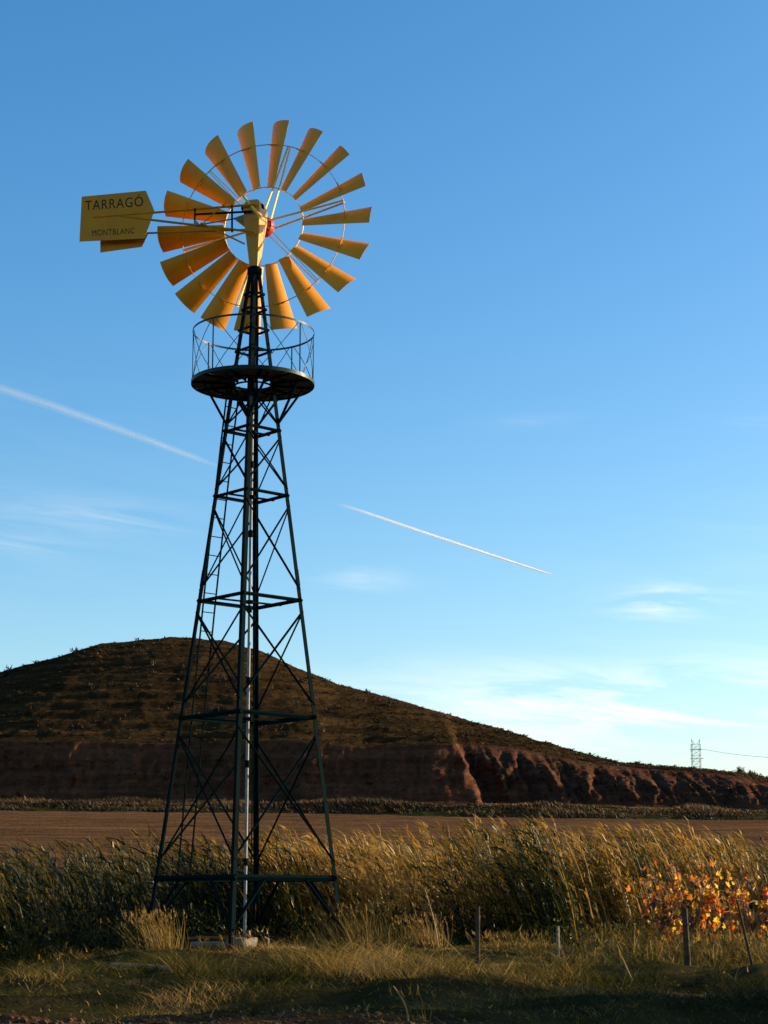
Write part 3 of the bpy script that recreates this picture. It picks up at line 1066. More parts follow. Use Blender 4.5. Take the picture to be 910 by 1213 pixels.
def reeds():
    bag = Bag()
    n = 14500
    x = rng.uniform(-17, 17, n)
    yf_ = reed_front(x)
    y = yf_ + (rng.random(n) ** 1.5) * (52.5 - yf_)
    keep = fbm(x * .55, y * .4, 3, 140) + 0.55 * rng.random(n) > 0.17
    x, y = x[keep], y[keep]
    n = len(x)
    z = gz(x, y) - 0.05
    px = 455 + FPX * x / y
    hb = np.interp(px, [-200, 0, 150, 260, 420, 520, 700, 800, 910, 1100], [2.15, 2.2, 2.2, 2.15, 2.3, 2.42, 2.38, 2.28, 2.35, 2.35])
    h = hb * (1 + 0.42 * fbm(x * .7, y * .7, 3, 141)) * rng.uniform(0.58, 1.12, n)
    h = np.minimum(h, hb * 1.10)
    patch = 0.85 * fbm(x * .45, y * .6, 3, 142) + 0.34 * np.exp(-((px - 520) / 130) ** 2) + 0.06 - 0.22 * np.exp(-((px - 690) / 70) ** 2) - 0.30 * (1 - sstep(120, 420, px))  # gold middle stands for sunlit reeds, dark left for shaded ones
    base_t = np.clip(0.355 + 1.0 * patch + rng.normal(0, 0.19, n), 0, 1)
    lean = np.stack([-rng.uniform(0.06, 0.3, n), rng.normal(0, 0.07, n), np.ones(n)], 1)
    D = unit(lean)
    B = np.stack([-rng.uniform(0.06, 0.26, n), rng.normal(0, 0.05, n), -0.06 * np.ones(n)], 1)
    P = np.stack([x, y, z], 1)
    bag.add(ribbons(P, D, h, np.full(n, 0.020), B, np.clip(base_t + 0.15, 0, 1), 4, 0.5))
    # leaves streaming to the left
    for k in range(12):
        s_ = rng.uniform(0.12, 1.0, n)
        Q = P + D * (h * s_)[:, None] + B * (h * s_ ** 2)[:, None]
        a = rng.uniform(0, 2 * PI, n)
        d = np.stack([0.45 * np.cos(a) - 0.34, 0.45 * np.sin(a), rng.uniform(0.55, 1.5, n)], 1)
        L = rng.uniform(0.18, 0.50, n)
        b = np.stack([-rng.uniform(0.05, 0.5, n), rng.normal(0, 0.15, n), -rng.uniform(0.1, 0.6, n)], 1)
        wd = unit(np.stack([rng.normal(0, 0.4, n), rng.normal(0, 1, n), rng.normal(0, 0.7, n)], 1))
        bag.add(ribbons(Q, unit(d), L, rng.uniform(0.024, 0.050, n), b, np.clip(base_t + rng.normal(-0.05, 0.17, n), 0, 1), 2, 1.0, wd))
    # plumes on the taller stems
    f = rng.random(n) < 0.42
    T = (P + D * h[:, None] + B * h[:, None])[f]
    hd = unit((D + 1.6 * B)[f])
    m_ = len(T)
    for k in range(9):
        s_ = rng.uniform(-0.22, 0.06, m_)
        d = unit(hd + rng.normal(0, 0.16, (m_, 3)) + np.array([-0.15, 0, 0]))
        b = np.stack([-rng.uniform(0.1, 0.6, m_), rng.normal(0, 0.1, m_), -rng.uniform(0.1, 0.4, m_)], 1)
        bag.add(ribbons(T + hd * s_[:, None], d, rng.uniform(0.12, 0.30, m_), rng.uniform(0.016, 0.036, m_), b, np.clip(rng.normal(0.82, 0.1, m_) - 0.22 * (1 - sstep(120, 400, px[f])), 0, 1), 2, 1.0))  # plumes at left tinted darker for the same shade
    # weeds and brambles at the foot of the reeds
    n = 26000
    x = rng.uniform(-16, 16, n)
    y = reed_front(x) + rng.normal(0.1, 0.55, n)
    z = gz(x, y) + rng.random(n) ** 1.3 * np.clip(0.60 + 1.1 * fbm(x * .5, y * .5, 3, 150), 0.1, 1.2)
    P = np.stack([x, y, z], 1)
    d = unit(rng.normal(0, 1, (n, 3)) + np.array([0, 0, 0.3]))
    bag.add(ribbons(P, d, rng.uniform(0.05, 0.12, n), rng.uniform(0.03, 0.07, n), rng.normal(0, 0.3, (n, 3)), np.clip(rng.normal(0.22, 0.16, n), 0, 1), 2, 1.0))
    return tag(bag.build('reed_bed', M_REED), kind='stuff')


reeds()


POST_PX = [(566, 1143, .22), (662, 1133, .36), (815, 1143, .22), (893, 1140, .2), (282, 1133, .5), (860, 1138, .75)]


def clear_posts(x, y, h):
    for px, py, wd_ in POST_PX:
        g = gp(px, py)
        m_ = (np.abs(x - g.x * y / g.y) < wd_) & (y < g.y + 0.5) & (y > g.y - 7)
        h = np.where(m_, h * 0.3, h)
    return h


def grass():
    bag = Bag()
    n = 230000
    y = 13.3 + rng.random(n) ** 0.85 * 27
    x = rng.uniform(-1, 1, n) * (0.235 * y + 1.6)
    dens = fbm(x * .55, y * .8, 3, 160)
    soilv = y + 0.9 * fbm(x * .6, y * .6, 3, 21) + 0.36 * np.clip(x + 2.2, 0, 9)
    keep = (soilv > 14.7 + rng.random(n) * 1.3) & (dens + rng.random(n) * 0.9 > 0.22)
    x, y, dens = x[keep], y[keep], dens[keep]
    n = len(x)
    z = gz(x, y) - 0.01
    bank = np.exp(-((y - 19.6) / 2.4) ** 2)
    tall = np.clip(fbm(x * 1.1, y * 1.1, 3, 163), 0, 1)
    h = (0.04 + 0.06 * bank + 0.06 * np.clip(dens + 0.2, 0, 1) + 0.42 * tall * sstep(17, 24, y) * (1 - 0.40 * (1 - sstep(0.5, 3, x)) * sstep(22, 25, y)) + 0.13 * tall + 0.30 * np.exp(-((y - 20.0) / 1.3) ** 2) * tall) * rng.uniform(0.4, 1.9, n)
    pxg = 455 + FPX * x / y
    opn = sstep(450, 500, pxg) * (1 - sstep(900, 960, pxg)) * sstep(22.5, 24, y)
    h = h * (1 - 0.55 * opn) * (0.62 + 0.38 * sstep(90, 260, pxg))
    h = clear_posts(x, y, h)
    t = np.clip(0.30 - 0.20 * (1 - sstep(90, 260, pxg)) + 1.15 * fbm(x * .6, y * .9, 4, 161) + 0.35 * tall + 0.16 * opn + 0.2 * sstep(31, 37, y) + rng.normal(0, 0.17, n), 0, 1)  # grass at left tinted darker, its shade put into the colour
    a = rng.uniform(0, 2 * PI, n)
    d = unit(np.stack([0.55 * np.cos(a), 0.55 * np.sin(a), np.ones(n)], 1))
    b = np.stack([0.5 * np.cos(a) - 0.2, 0.5 * np.sin(a), -0.3 * np.ones(n)], 1)
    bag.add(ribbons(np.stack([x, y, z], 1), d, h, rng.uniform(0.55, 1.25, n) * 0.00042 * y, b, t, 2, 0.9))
    # dead leaves and litter
    n = 9000
    y = 14 + rng.random(n) * 24
    x = rng.uniform(-1, 1, n) * (0.235 * y + 1.6)
    P = np.stack([x, y, gz(x, y) + rng.uniform(0.0, 0.05, n)], 1)
    bag.add(ribbons(P, unit(rng.normal(0, 1, (n, 3)) * np.array([1, 1, .4])), rng.uniform(.02, .06, n), rng.uniform(.008, .022, n), rng.normal(0, .4, (n, 3)), np.clip(rng.normal(.75, .15, n), 0, 1), 2, .9))
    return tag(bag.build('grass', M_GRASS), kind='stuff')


grass()


def dry_belt():
    """tall dry grass and weeds along the front of the reeds and round the tower's feet"""
    bag = Bag()
    n = 42000
    x = rng.uniform(-13, 13, n)
    y = 31.5 + rng.random(n) ** 0.55 * 8.2
    px = 455 + FPX * x / y
    f = 1.35 * fbm(x * .45, y * .7, 3, 200) + 0.16 * sstep(30.5, 38, y) + 0.10 * np.exp(-((px - 430) / 130) ** 2) - 0.12 * (1 - sstep(0, 200, px))
    open_ = sstep(455, 500, px) * (1 - sstep(745, 790, px))
    keep = f + 0.22 * rng.random(n) - 0.30 * open_ * (y < 37.6) > 0.22
    x, y, f, px = x[keep], y[keep], f[keep], px[keep]
    n = len(x)
    h = np.clip(0.16 + 0.75 * f, 0.08, 0.72) * np.where((px > 455) & (px < 790), 0.6, 1.0) * rng.uniform(0.35, 1.3, n)
    h = clear_posts(x, y, h)
    a = rng.uniform(0, 2 * PI, n)
    d = unit(np.stack([0.4 * np.cos(a) - 0.12, 0.4 * np.sin(a), np.ones(n)], 1))
    b = np.stack([-rng.uniform(-.1, .5, n), rng.normal(0, .15, n), -0.15 * np.ones(n)], 1)
    t = np.clip(0.66 + 0.5 * fbm(x * .8, y * .8, 3, 201) + rng.normal(0, .14, n), 0, 1)
    P = np.stack([x, y, gz(x, y) - 0.02], 1)
    bag.add(ribbons(P, d, h, rng.uniform(.008, .016, n), b, t, 3, .8))
    k = h > 0.3
    T = (P + d * h[:, None] + b * h[:, None])[k]
    for q in range(3):
        m_ = len(T)
        dd = unit(d[k] + rng.normal(0, .3, (m_, 3)))
        bag.add(ribbons(T - dd * .05, dd, rng.uniform(.05, .11, m_), rng.uniform(.012, .022, m_), rng.normal(0, .2, (m_, 3)), np.clip(t[k] + .1, 0, 1), 2, 1.0))
    # brown weeds and twigs under the vines
    n = 9000
    x = rng.normal(4.6, 1.0, n)
    y = rng.normal(27.2, 1.0, n)
    z = gz(x, y) + rng.random(n) ** 1.6 * 0.42
    bag.add(ribbons(np.stack([x, y, z], 1), unit(rng.normal(0, 1, (n, 3)) + np.array([-.1, 0, .6])), rng.uniform(.06, .24, n), rng.uniform(.006, .02, n), rng.normal(0, .3, (n, 3)), np.clip(rng.normal(.62, .2, n), 0, 1), 2, .9))
    return tag(bag.build('dry_grass', M_GRASS), kind='stuff')


dry_belt()


def hill_scrub():
    bag = Bag()
    nr, nc = HX.shape
    n = 52000
    i = rng.integers(8, nr - 30, n)
    j = rng.integers(2, nc - 2, n)
    c = HC[i, j]
    keep = (c < 0.5) | (rng.random(n) < 0.45)
    i, j = i[keep], j[keep]
    n = len(i)
    P = np.stack([HX[i, j], HY[i, j], HZ[i, j]], 1) + rng.normal(0, 0.2, (n, 3)) * np.array([1, 1, 0])
    size = np.clip(rng.lognormal(-1.35, 0.5, n), 0.12, 1.0)
    t0 = np.clip(0.45 + 0.6 * fbm(P[:, 0] * .08, P[:, 1] * .08, 3, 170) + rng.normal(0, 0.12, n), 0, 1)
    for k in range(4):
        a = rng.uniform(0, 2 * PI, n)
        d = unit(np.stack([0.8 * np.cos(a), 0.8 * np.sin(a), rng.uniform(0.3, 1.2, n)], 1))
        b = np.stack([0.3 * np.cos(a), 0.3 * np.sin(a), -0.3 * np.ones(n)], 1)
        bag.add(ribbons(P - np.array([0, 0, 0.05]), d, size, size * 0.34, b, np.clip(t0 + rng.normal(0, 0.08, n), 0, 1), 2, 0.9))
    # scattered larger bushes
    nb_ = 420
    i = rng.integers(60, nr - 32, nb_)
    j = rng.integers(2, nc - 2, nb_)
    Pb = np.stack([HX[i, j], HY[i, j], HZ[i, j]], 1)
    sb = rng.uniform(0.35, 1.15, nb_) * np.where(Pb[:, 0] > 14, 0.45, 1.0)
    for k in range(28):
        off = unit(rng.normal(0, 1, (nb_, 3))) * (rng.random((nb_, 1)) ** .4) * sb[:, None] * np.array([.75, .75, .5])
        off[:, 2] = np.abs(off[:, 2])
        bag.add(ribbons(Pb + off, unit(rng.normal(0, 1, (nb_, 3)) + np.array([0, 0, .4])), sb * .5, sb * .22, rng.normal(0, .3, (nb_, 3)), np.clip(rng.normal(.22, .14, nb_), 0, 1), 2, .9))
    return tag(bag.build('hill_scrub', M_SCRUB), kind='stuff')


hill_scrub()


def field_margin():
    """long dry grass on the bank between the field and the cliff"""
    bag = Bag()
    n = 46000
    x = rng.uniform(-60, 60, n)
    y = np.where(rng.random(n) < 0.16, 215.2 + rng.random(n) * 3, 218.2 + rng.random(n) * 12)
    z0 = field_top(x)
    s_ = (y - 216.0) / 14.0
    ztop = zpx(np.interp(455 + FPX * x / 225.0, [-400, 0, 550, 760, 910, 1150], [948, 949, 951, 955, 959, 972]), 225.0)
    z = z0 + (ztop - z0) * np.clip(s_ * 3.0, 0, 1) - 0.5
    h = rng.uniform(0.25, 0.75, n) * np.clip(1 + 1.8 * fbm(x * .16, y * .25, 4, 180), 0.15, 2.2)
    a = rng.uniform(0, 2 * PI, n)
    d = unit(np.stack([0.35 * np.cos(a) - 0.15, 0.35 * np.sin(a), np.ones(n)], 1))
    b = np.stack([-0.3 * np.ones(n), 0 * a, -0.15 * np.ones(n)], 1)
    t = np.clip(0.70 + 0.9 * fbm(x * .10, y * .3, 3, 181) - 0.6 * (y < 218) - 0.25 * sstep(28, 42, x) + rng.normal(0, 0.12, n), 0, 1)  # bank face tinted dark as shade, grass above gold as sunlight
    bag.add(ribbons(np.stack([x, y, z], 1), d, h, rng.uniform(0.10, 0.22, n), b, t, 2, 0.9))
    return tag(bag.build('field_margin_grass', M_SCRUB), kind='stuff')


field_margin()
bx = np.linspace(-70, 70, 300)
brow = []
for s_, f in ((0, 0.0), (0.05, 0.15), (0.18, 0.6), (0.33, 0.95), (0.5, 1.0), (0.75, 1.0), (1.0, 1.0)):
    z0 = field_top(bx)
    ztop = zpx(np.interp(455 + FPX * bx / 225.0, [-400, 0, 550, 760, 910, 1150], [950, 951, 953, 957, 961, 973]), 225.0)
    brow.append((215.3 + 17 * s_ + 0 * bx, z0 - 0.4 + (ztop - z0) * f + 0.25 * fbm(bx * .3, bx * 0 + 9 * s_, 3, 185)))
BX = np.repeat(bx[None], len(brow), 0)
tag(grid_mesh('grass_bank', BX, np.array([b[0] for b in brow]), np.array([b[1] for b in brow]), [M_GROUND]), kind='structure')


def clods():
    ico = []
    n = 7000
    y = rng.uniform(12.6, 15.6, n)
    x = rng.uniform(-1, 1, n) * (0.235 * y + 1)
    soilv = y + 0.9 * fbm(x * .6, y * .6, 3, 21) + 0.36 * np.clip(x + 2.2, 0, 9)
    k = soilv < 15.3
    x, y = x[k], y[k]
    n = len(x)
    z = gz(x, y)
    base = np.array([(0, 0, 1), (.9, 0, .35), (.28, .85, .35), (-.72, .53, .35), (-.72, -.53, .35), (.28, -.85, .35), (.72, .53, -.4), (-.28, .85, -.4), (-.9, 0, -.4), (-.28, -.85, -.4), (.72, -.53, -.4)])
    F = np.array([(0, 1, 2), (0, 2, 3), (0, 3, 4), (0, 4, 5), (0, 5, 1), (1, 6, 2), (2, 6, 7), (2, 7, 3), (3, 7, 8), (3, 8, 4), (4, 8, 9), (4, 9, 5), (5, 9, 10), (5, 10, 1), (1, 10, 6)])
    r = np.clip(rng.lognormal(-4.5, 0.6, n), 0.004, 0.032)
    V = base[None] * (r[:, None, None] * rng.uniform(0.6, 1.3, (n, 11, 1)) * np.array([1.2, 1, 0.75])) + np.stack([x, y, z], 1)[:, None, :]
    T = F[None] + (np.arange(n) * 11)[:, None, None]
    m = paint('soil_clod', (0.045, 0.022, 0.011), (0.11, 0.058, 0.03), 0.95, 8, 0.1)
    tag(np_mesh('soil_clods', V.reshape(-1, 3), tris=T.reshape(-1, 3), mats=[m], smooth=False), kind='stuff')


clods()

# ------------------------------------------------------------------ things on the ground
# pump foundation of concrete beneath the tower
c0 = at(290, 1132, 34.6)
c0.z = float(gz(c0.x, c0.y))


def pump_block():
    base = Vector((c0.x, c0.y, c0.z))
    r = thing('concrete_trough', 'rough concrete pump block with rusty bar along its top at foot of windmill', 'concrete block', base)
    e1 = Vector((-0.96, -0.28, 0)).normalized()     # along the long face
    e2 = Vector((0.52, 0.85, 0)).normalized()       # along the sunlit end

    def box(b, o, a, c, h, z0=-0.1):
        p = [o, o + a, o + a + c, o + c]
        b.add([v + UP * z0 for v in p] + [v + UP * h for v in p], [(3, 2, 1, 0), (4, 5, 6, 7), (0, 1, 5, 4), (1, 2, 6, 5), (2, 3, 7, 6), (3, 0, 4, 7)])
    b = MB(base)
    box(b, base, e1 * 0.34, e2 * 0.42, 0.24)
    b.build('block', M_CONC, r, bevel=0.02)
    b = MB(base)
    box(b, base + e1 * 0.345 + e2 * 0.06, e1 * 0.70, e2 * 0.30, 0.17)
    b.build('trough_wall', M_CONC, r, bevel=0.015)
    b = MB(base)
    box(b, base + Vector((0.30, 0.25, 0)), Vector((0.55, -0.05, 0)), e2 * 0.45, 0.07)
    b.build('slab', M_CONC, r, bevel=0.012)
    b = MB(base)
    b.bar(base + UP * 0.262 + e2 * 0.1 - e1 * 0.1, base + UP * 0.235 + e1 * 1.12 + e2 * 0.1, 0.05, 0.04)
    b.build('rusty_bar', M_RUST, r)
    b = MB(base)
    b.path([base + UP * 0.24 + Vector((0.33, 0.4, 0)), base + UP * 0.2 + Vector((0.4, 0.4, 0)), base + UP * 0.06 + Vector((0.40, 0.38, 0))], 0.018, 8)
    b.build('outlet_pipe', M_GALV, r, smooth=True)
    b = MB(base)
    b.lathe(base + UP * 0.24 + e2 * 0.25 + e1 * 0.1, (0, 0, 1), [(0, 0.10), (0.03, 0.10), (0.035, 0.06), (0.12, 0.05)], 16)
    b.build('pipe_flange', M_RUST, r, smooth=True)


pump_block()
p0 = at(307, 1107, 35.4)
p1 = at(362, 1123, 35.9)
b = MB(p0)
b.path([p0, p0.lerp(p1, 0.5) + Vector((0, 0, 0.02)), p1], 0.032, 8)
tag(b.build('pipe', M_GREEN, smooth=True), 'dark pipe sloping down from the concrete block into dry grass', 'pipe').location = p0
p0 = gp(133, 1147)
p1 = gp(198, 1153)
b = MB(p0)
b.path([p0 + UP * 0.05, p0.lerp(p1, 0.5) + UP * 0.06, p1 + UP * 0.05], 0.022, 8)
tag(b.build('stick', M_CANE, smooth=True), 'pale stick lying flat in the shaded grass before the windmill', 'stick').location = p0


def fence_post(px, pb, pt, w, label, tilt=0.0, wood=None):
    wood = wood or M_WOOD
    g = gp(px, pb)
    top = at(px, pt, g.y)
    h = top.z - g.z
    r = thing('fence_post', label, 'post', g, 'weathered posts standing in the grass')
    b = MB(g)
    o = Vector((tilt * h, 0, 0))
    n = 9
    pr = []
    for i in range(n):
        a = 2 * PI * i / n
        k = w / 2 * random.uniform(0.86, 1.1)
        pr.append((k * math.cos(a), k * math.sin(a)))
    b.prism(g - UP * 0.15, g + o * 0.5 + UP * h * 0.5, pr, (0, 1, 0), [(x * .97, y * .95) for x, y in pr])
    b.build('lower_post', wood, r)
    b = MB(g)
    b.prism(g + o * 0.5 + UP * (h * 0.5 + 0.0005), g + o + UP * h, [(x * .97, y * .95) for x, y in pr], (0, 1, 0), [(x * .88, y * .9) for x, y in pr])
    b.build('upper_post', wood, r)
    b = MB(g)
    b.ring(g + o * 0.8 + UP * h * 0.82, (1, 0, 0), (0, 1, 0), w * 0.48, w * 0.56, -0.004, 0.004, n=12)
    b.build('wire_tie', M_RUST, r)
    return r


fence_post(566, 1143, 1074, 0.072, 'taller weathered post alone in front of the golden reeds', 0.012)
fence_post(662, 1133, 1097, 0.06, 'short pale post between the tall post and the orange vine', -0.01, paint('sunlit_wood', (0.16, 0.12, 0.08), (0.30, 0.24, 0.17), 0.9, 14, 0.05, bump=0.4))  # lighter wood colour stands in for sunlight on this post


# grapevines
def leaf_mesh(k, m):
    r = random.Random(k)
    out_ = [(0, 0)]
    lob = [(-0.42, -0.12), (-0.30, 0.10), (-0.55, 0.30), (-0.26, 0.42), (-0.22, 0.75), (0, 0.62), (0.0, 1.0), (0.1, 0.66), (0.26, 0.72), (0.28, 0.40), (0.54, 0.32), (0.32, 0.10), (0.40, -0.14)]
    pts = [(0, 0.02, 0)] + [(x * r.uniform(.85, 1.15), y * r.uniform(.9, 1.1), -0.35 * abs(x) + r.uniform(-.06, .10) - 0.12 * y * y) for x, y in lob] + [(0, 0.38, 0.06)]
    c = len(pts) - 1
    f = []
    for i in range(c):
        f.append((c, (i + 1) % c, i))
    me = bpy.data.meshes.new('leaf')
    me.from_pydata(pts, [], f)
    me.update()
    me.materials.append(m)
    return me


def vleaf(name, c1, c2, tr=0.5):
    m, t, out = mat(name)
    oi = t.n('ShaderNodeObjectInfo')
    c = t.ramp(oi.outputs['Random'], [(0.0, c1), (1.0, c2)])
    d = t.n('ShaderNodeBsdfPrincipled', ins={'Base Color': c, 'Roughness': 0.55, 'Specular IOR Level': 0.25})
    tr_ = t.n('ShaderNodeBsdfTranslucent', ins={'Color': c})
    mx = t.n('ShaderNodeMixShader', ins={0: tr, 1: d.outputs[0], 2: tr_.outputs[0]})
    m.node_tree.links.new(mx.outputs[0], out.inputs[0])
    return m


LM = [vleaf('vine_leaf_orange', (0.46, 0.12, 0.012), (0.64, 0.23, 0.02)), vleaf('vine_leaf_yellow', (0.70, 0.38, 0.03), (0.78, 0.50, 0.06)),
      vleaf('vine_leaf_red', (0.30, 0.025, 0.012), (0.48, 0.06, 0.015)), vleaf('vine_leaf_brown', (0.08, 0.03, 0.013), (0.20, 0.08, 0.03))]
LEAVES = [[leaf_mesh(10 * a + b_, LM[a]) for b_ in range(3)] for a in range(4)]


def grapevine(px, pb, w_l, w_r, nl, label, seed, post=None):
    r = random.Random(seed)
    g = gp(px, pb)
    root = thing('grapevine', label, 'grapevine', g, 'autumn grapevines along the right edge')
    pts = [g - UP * 0.08, g + Vector((0.02, 0, 0.15)), g + Vector((-0.03, 0.02, 0.34)), g + Vector((0.02, 0.0, 0.55))]
    b = MB(g)
    b.path(pts, [0.045, 0.038, 0.034, 0.045], 8)
    b.build('trunk', M_BARK, root, smooth=True)
    ends = []
    for i in range(30):
        s_ = i % 2 * 2 - 1
        reach = (w_r if s_ > 0 else w_l) * r.uniform(0.35, 1.25)
        st = g + Vector((0.04 * s_, 0, 0.42 + 0.14 * r.random()))
        hgt = r.uniform(0.25, 0.78)
        cp = []
        for k in range(7):
            u = k / 6
            cp.append(st + Vector((s_ * reach * u, r.uniform(-0.35, 0.35) * u, hgt * math.sin(u * r.uniform(1.5, 2.2)) - 0.25 * u * u * (i % 3 == 0) * 2)))
        for k in range(1, 7):
            cp[k] += Vector((r.uniform(-.03, .03), r.uniform(-.03, .03), r.uniform(-.03, .03)))
        b = MB(g)
        b.path(cp, [0.010 - 0.001 * k for k in range(7)], 5)
        b.build('cane', M_CANE, root)
        ends.append(cp)
    for i in range(nl):
        cp = ends[r.randrange(len(ends))]
        u = r.uniform(1.0, 5.99)
        k = int(u)
        p = cp[k].lerp(cp[k + 1], u - k) + Vector((r.gauss(0, .06), r.gauss(0, .08), r.gauss(-0.02, .06)))
        if r.random() < 0.36:
            p.z = g.z + (p.z - g.z) * r.uniform(0.2, 0.85)
        hi = (p.z - g.z)
        q = r.random()
        if hi > 0.70:
            a = 0 if q < 0.52 else 1 if q < 0.84 else 2 if q < 0.87 else 3
        else:
            a = 0 if q < 0.36 else 1 if q < 0.54 else 2 if q < 0.59 else 3
        me = LEAVES[a][r.randrange(3)]
        o = bpy.data.objects.new('leaf', me)
        link(o, root)
        o.location = p - g
        sc = r.uniform(0.06, 0.125)
        o.scale = (sc, sc, sc)
        o.rotation_euler = (r.uniform(0.9, 2.4), r.uniform(-0.6, 0.6), r.uniform(0, 2 * PI))
    return root


grapevine(822, 1134, 0.62, 0.42, 230, 'orange and yellow leaved grapevine beside the leaning wooden stake', 3)
grapevine(893, 1140, 0.40, 0.60, 220, 'orange and red leaved grapevine cut by the right edge of the photo', 4)
grapevine(858, 1126, 0.50, 0.50, 150, 'sparser orange grapevine set back between the other vines', 5)
grapevine(788, 1131, 0.30, 0.40, 90, 'small low orange grapevine at the left end of the vines', 6)
st = gp(815, 1143)
r_ = thing('stake', 'dark leaning wooden stake standing in the orange vine', 'stake', st)
b = MB(st)
b.tube(st - UP * 0.1, at(811, 1076, st.y + 0.02), 0.045, 9, 0.036)
b.build('shaft', M_WOOD, r_)
b = MB(st)
b.ring(st + UP * 0.5, (1, 0, 0), (0, 1, 0), 0.036, 0.05, -0.005, 0.005, n=12)
b.build('wire_tie', M_RUST, r_)
st = gp(893, 1143)
b = MB(st)
b.tube(st - UP * 0.1, at(873, 1066, st.y + 0.02), 0.018, 8, 0.013)
o = b.build('stake', M_WOOD)
o.location = st
tag(o, 'pale grey stake leaning left between the two orange vines', 'stake')


# dry clumps and dead stalks
def clump(px, pb, h_px, w_px, n, label, tint=0.85, seed=0, lean=-0.15, group='tufts of tall dry grass'):
    g = gp(px, pb)
    rg = np.random.default_rng(seed)
    s_ = g.y / FPX
    h = h_px * s_
    w = w_px * s_
    bag = Bag()
    x = rg.normal(0, w * 0.28, n)
    y = rg.normal(0, w * 0.22, n)
    z = gz(x + g.x, y + g.y) - g.z - 0.02
    L = h * rg.uniform(0.35, 1.0, n)
    d = unit(np.stack([x / w * 0.5 + lean + rg.normal(0, .12, n), rg.normal(0, 0.18, n), np.ones(n)], 1))
    bnd = np.stack([rg.normal(lean, 0.15, n), rg.normal(0, .12, n), -0.05 * np.ones(n)], 1)
    t = np.clip(rg.normal(tint, 0.12, n), 0, 1)
    P = np.stack([x, y, z], 1)
    bag.add(ribbons(P, d, L, rg.uniform(0.007, 0.014, n), bnd, t, 3, 0.8))
    f = L > 0.7 * h
    T = (P + d * L[:, None] + bnd * L[:, None])[f]
    for k in range(5):
        m_ = len(T)
        dd = unit(d[f] + rg.normal(0, 0.25, (m_, 3)))
        bag.add(ribbons(T - dd * 0.04, dd, rg.uniform(0.04, 0.10, m_), rg.uniform(0.01, 0.018, m_), rg.normal(0, 0.2, (m_, 3)), np.clip(t[f] + .05, 0, 1), 2, 1.0))
    o = bag.build('dry_grass_clump', M_GRASS)
    o.location = g
    return tag(o, label, 'grass clump', group)


clump(92, 1130, 82, 66, 330, 'big pale straw tuft standing before the dark left reeds', 0.78, 1)
clump(190, 1124, 50, 46, 220, 'bushy straw tuft just left of the concrete block', 0.85, 2)
clump(425, 1118, 52, 80, 330, 'wide brown tuft right of the windmill foot', 0.80, 3)
clump(505, 1120, 40, 40, 150, 'low pale tuft under the tall leaning stalk', 0.86, 4)
clump(385, 1112, 55, 60, 240, 'reddish brown tuft by the lower end of the dark pipe', 0.72, 6)
clump(612, 1124, 22, 44, 160, 'low dark rounded tuft between the two posts', 0.55, 5, 0.0)
clump(720, 1128, 36, 60, 220, 'brown weedy tuft left of the orange vine', 0.66, 8, 0.0)
clump(770, 1132, 42, 50, 200, 'brown twiggy tuft under the left leaves of the orange vine', 0.68, 9, 0.1)
clump(860, 1146, 44, 46, 200, 'straw tuft at the foot of the two vines', 0.74, 10, 0.15)
clump(500, 1213, 46, 16, 8, 'three thin bent straws rising from the dark bottom edge', 0.56, 12, -0.1)


def stalk(px0, py0, px1, py1, r0, label, bend=0.0, head=0):
    g = gp(px0, py0)
    t_ = at(px1, py1, g.y - 0.05)
    root = thing('dead_stalk', label, 'stalk', g, 'dead stalks sticking up in the grass')
    b = MB(g)
    pts = []
    for i in range(6):
        u = i / 5
        pts.append(g.lerp(t_, u) + Vector((bend * math.sin(u * PI), 0, 0)) - UP * (0.05 if i == 0 else 0))
    b.path(pts, [r0 * (1 - 0.5 * i / 5) for i in range(6)], 6)
    b.build('stem', M_STRAW, root)
    for k in range(head):
        rr = random.Random(k + int(px0))
        u = 0.45 + 0.55 * k / max(1, head)
        p = g.lerp(t_, u) + Vector((bend * math.sin(u * PI), 0, 0))
        q = p + Vector((rr.uniform(-.10, .10), rr.uniform(-.05, .05), rr.uniform(.04, .14)))
        b = MB(g)
        b.tube(p, q, r0 * 0.45, 5, r0 * 0.25)
        b.build('side_shoot', M_STRAW, root)


stalk(70, 1122, 55, 1081, 0.014, 'pale stick leaning left in the dark by the big straw tuft')
stalk(128, 1122, 150, 1048, 0.010, 'thin stalk leaning right above the dark left grass', 0.03, 4)
stalk(520, 1124, 503, 1052, 0.014, 'tall dead stalk leaning left in front of the golden reeds', 0.03, 6)
stalk(548, 1132, 520, 1105, 0.010, 'short bent stalk right of the tall leaning stalk', -0.02)
stalk(750, 1165, 737, 1134, 0.012, 'bright thin stick leaning left below the orange vine')
stalk(340, 1150, 329, 1136, 0.010, 'short straw poking from the green grass right of the block')
stalk(484, 1213, 466, 1168, 0.008, 'thin curved stem at the dark bottom edge', 0.03)


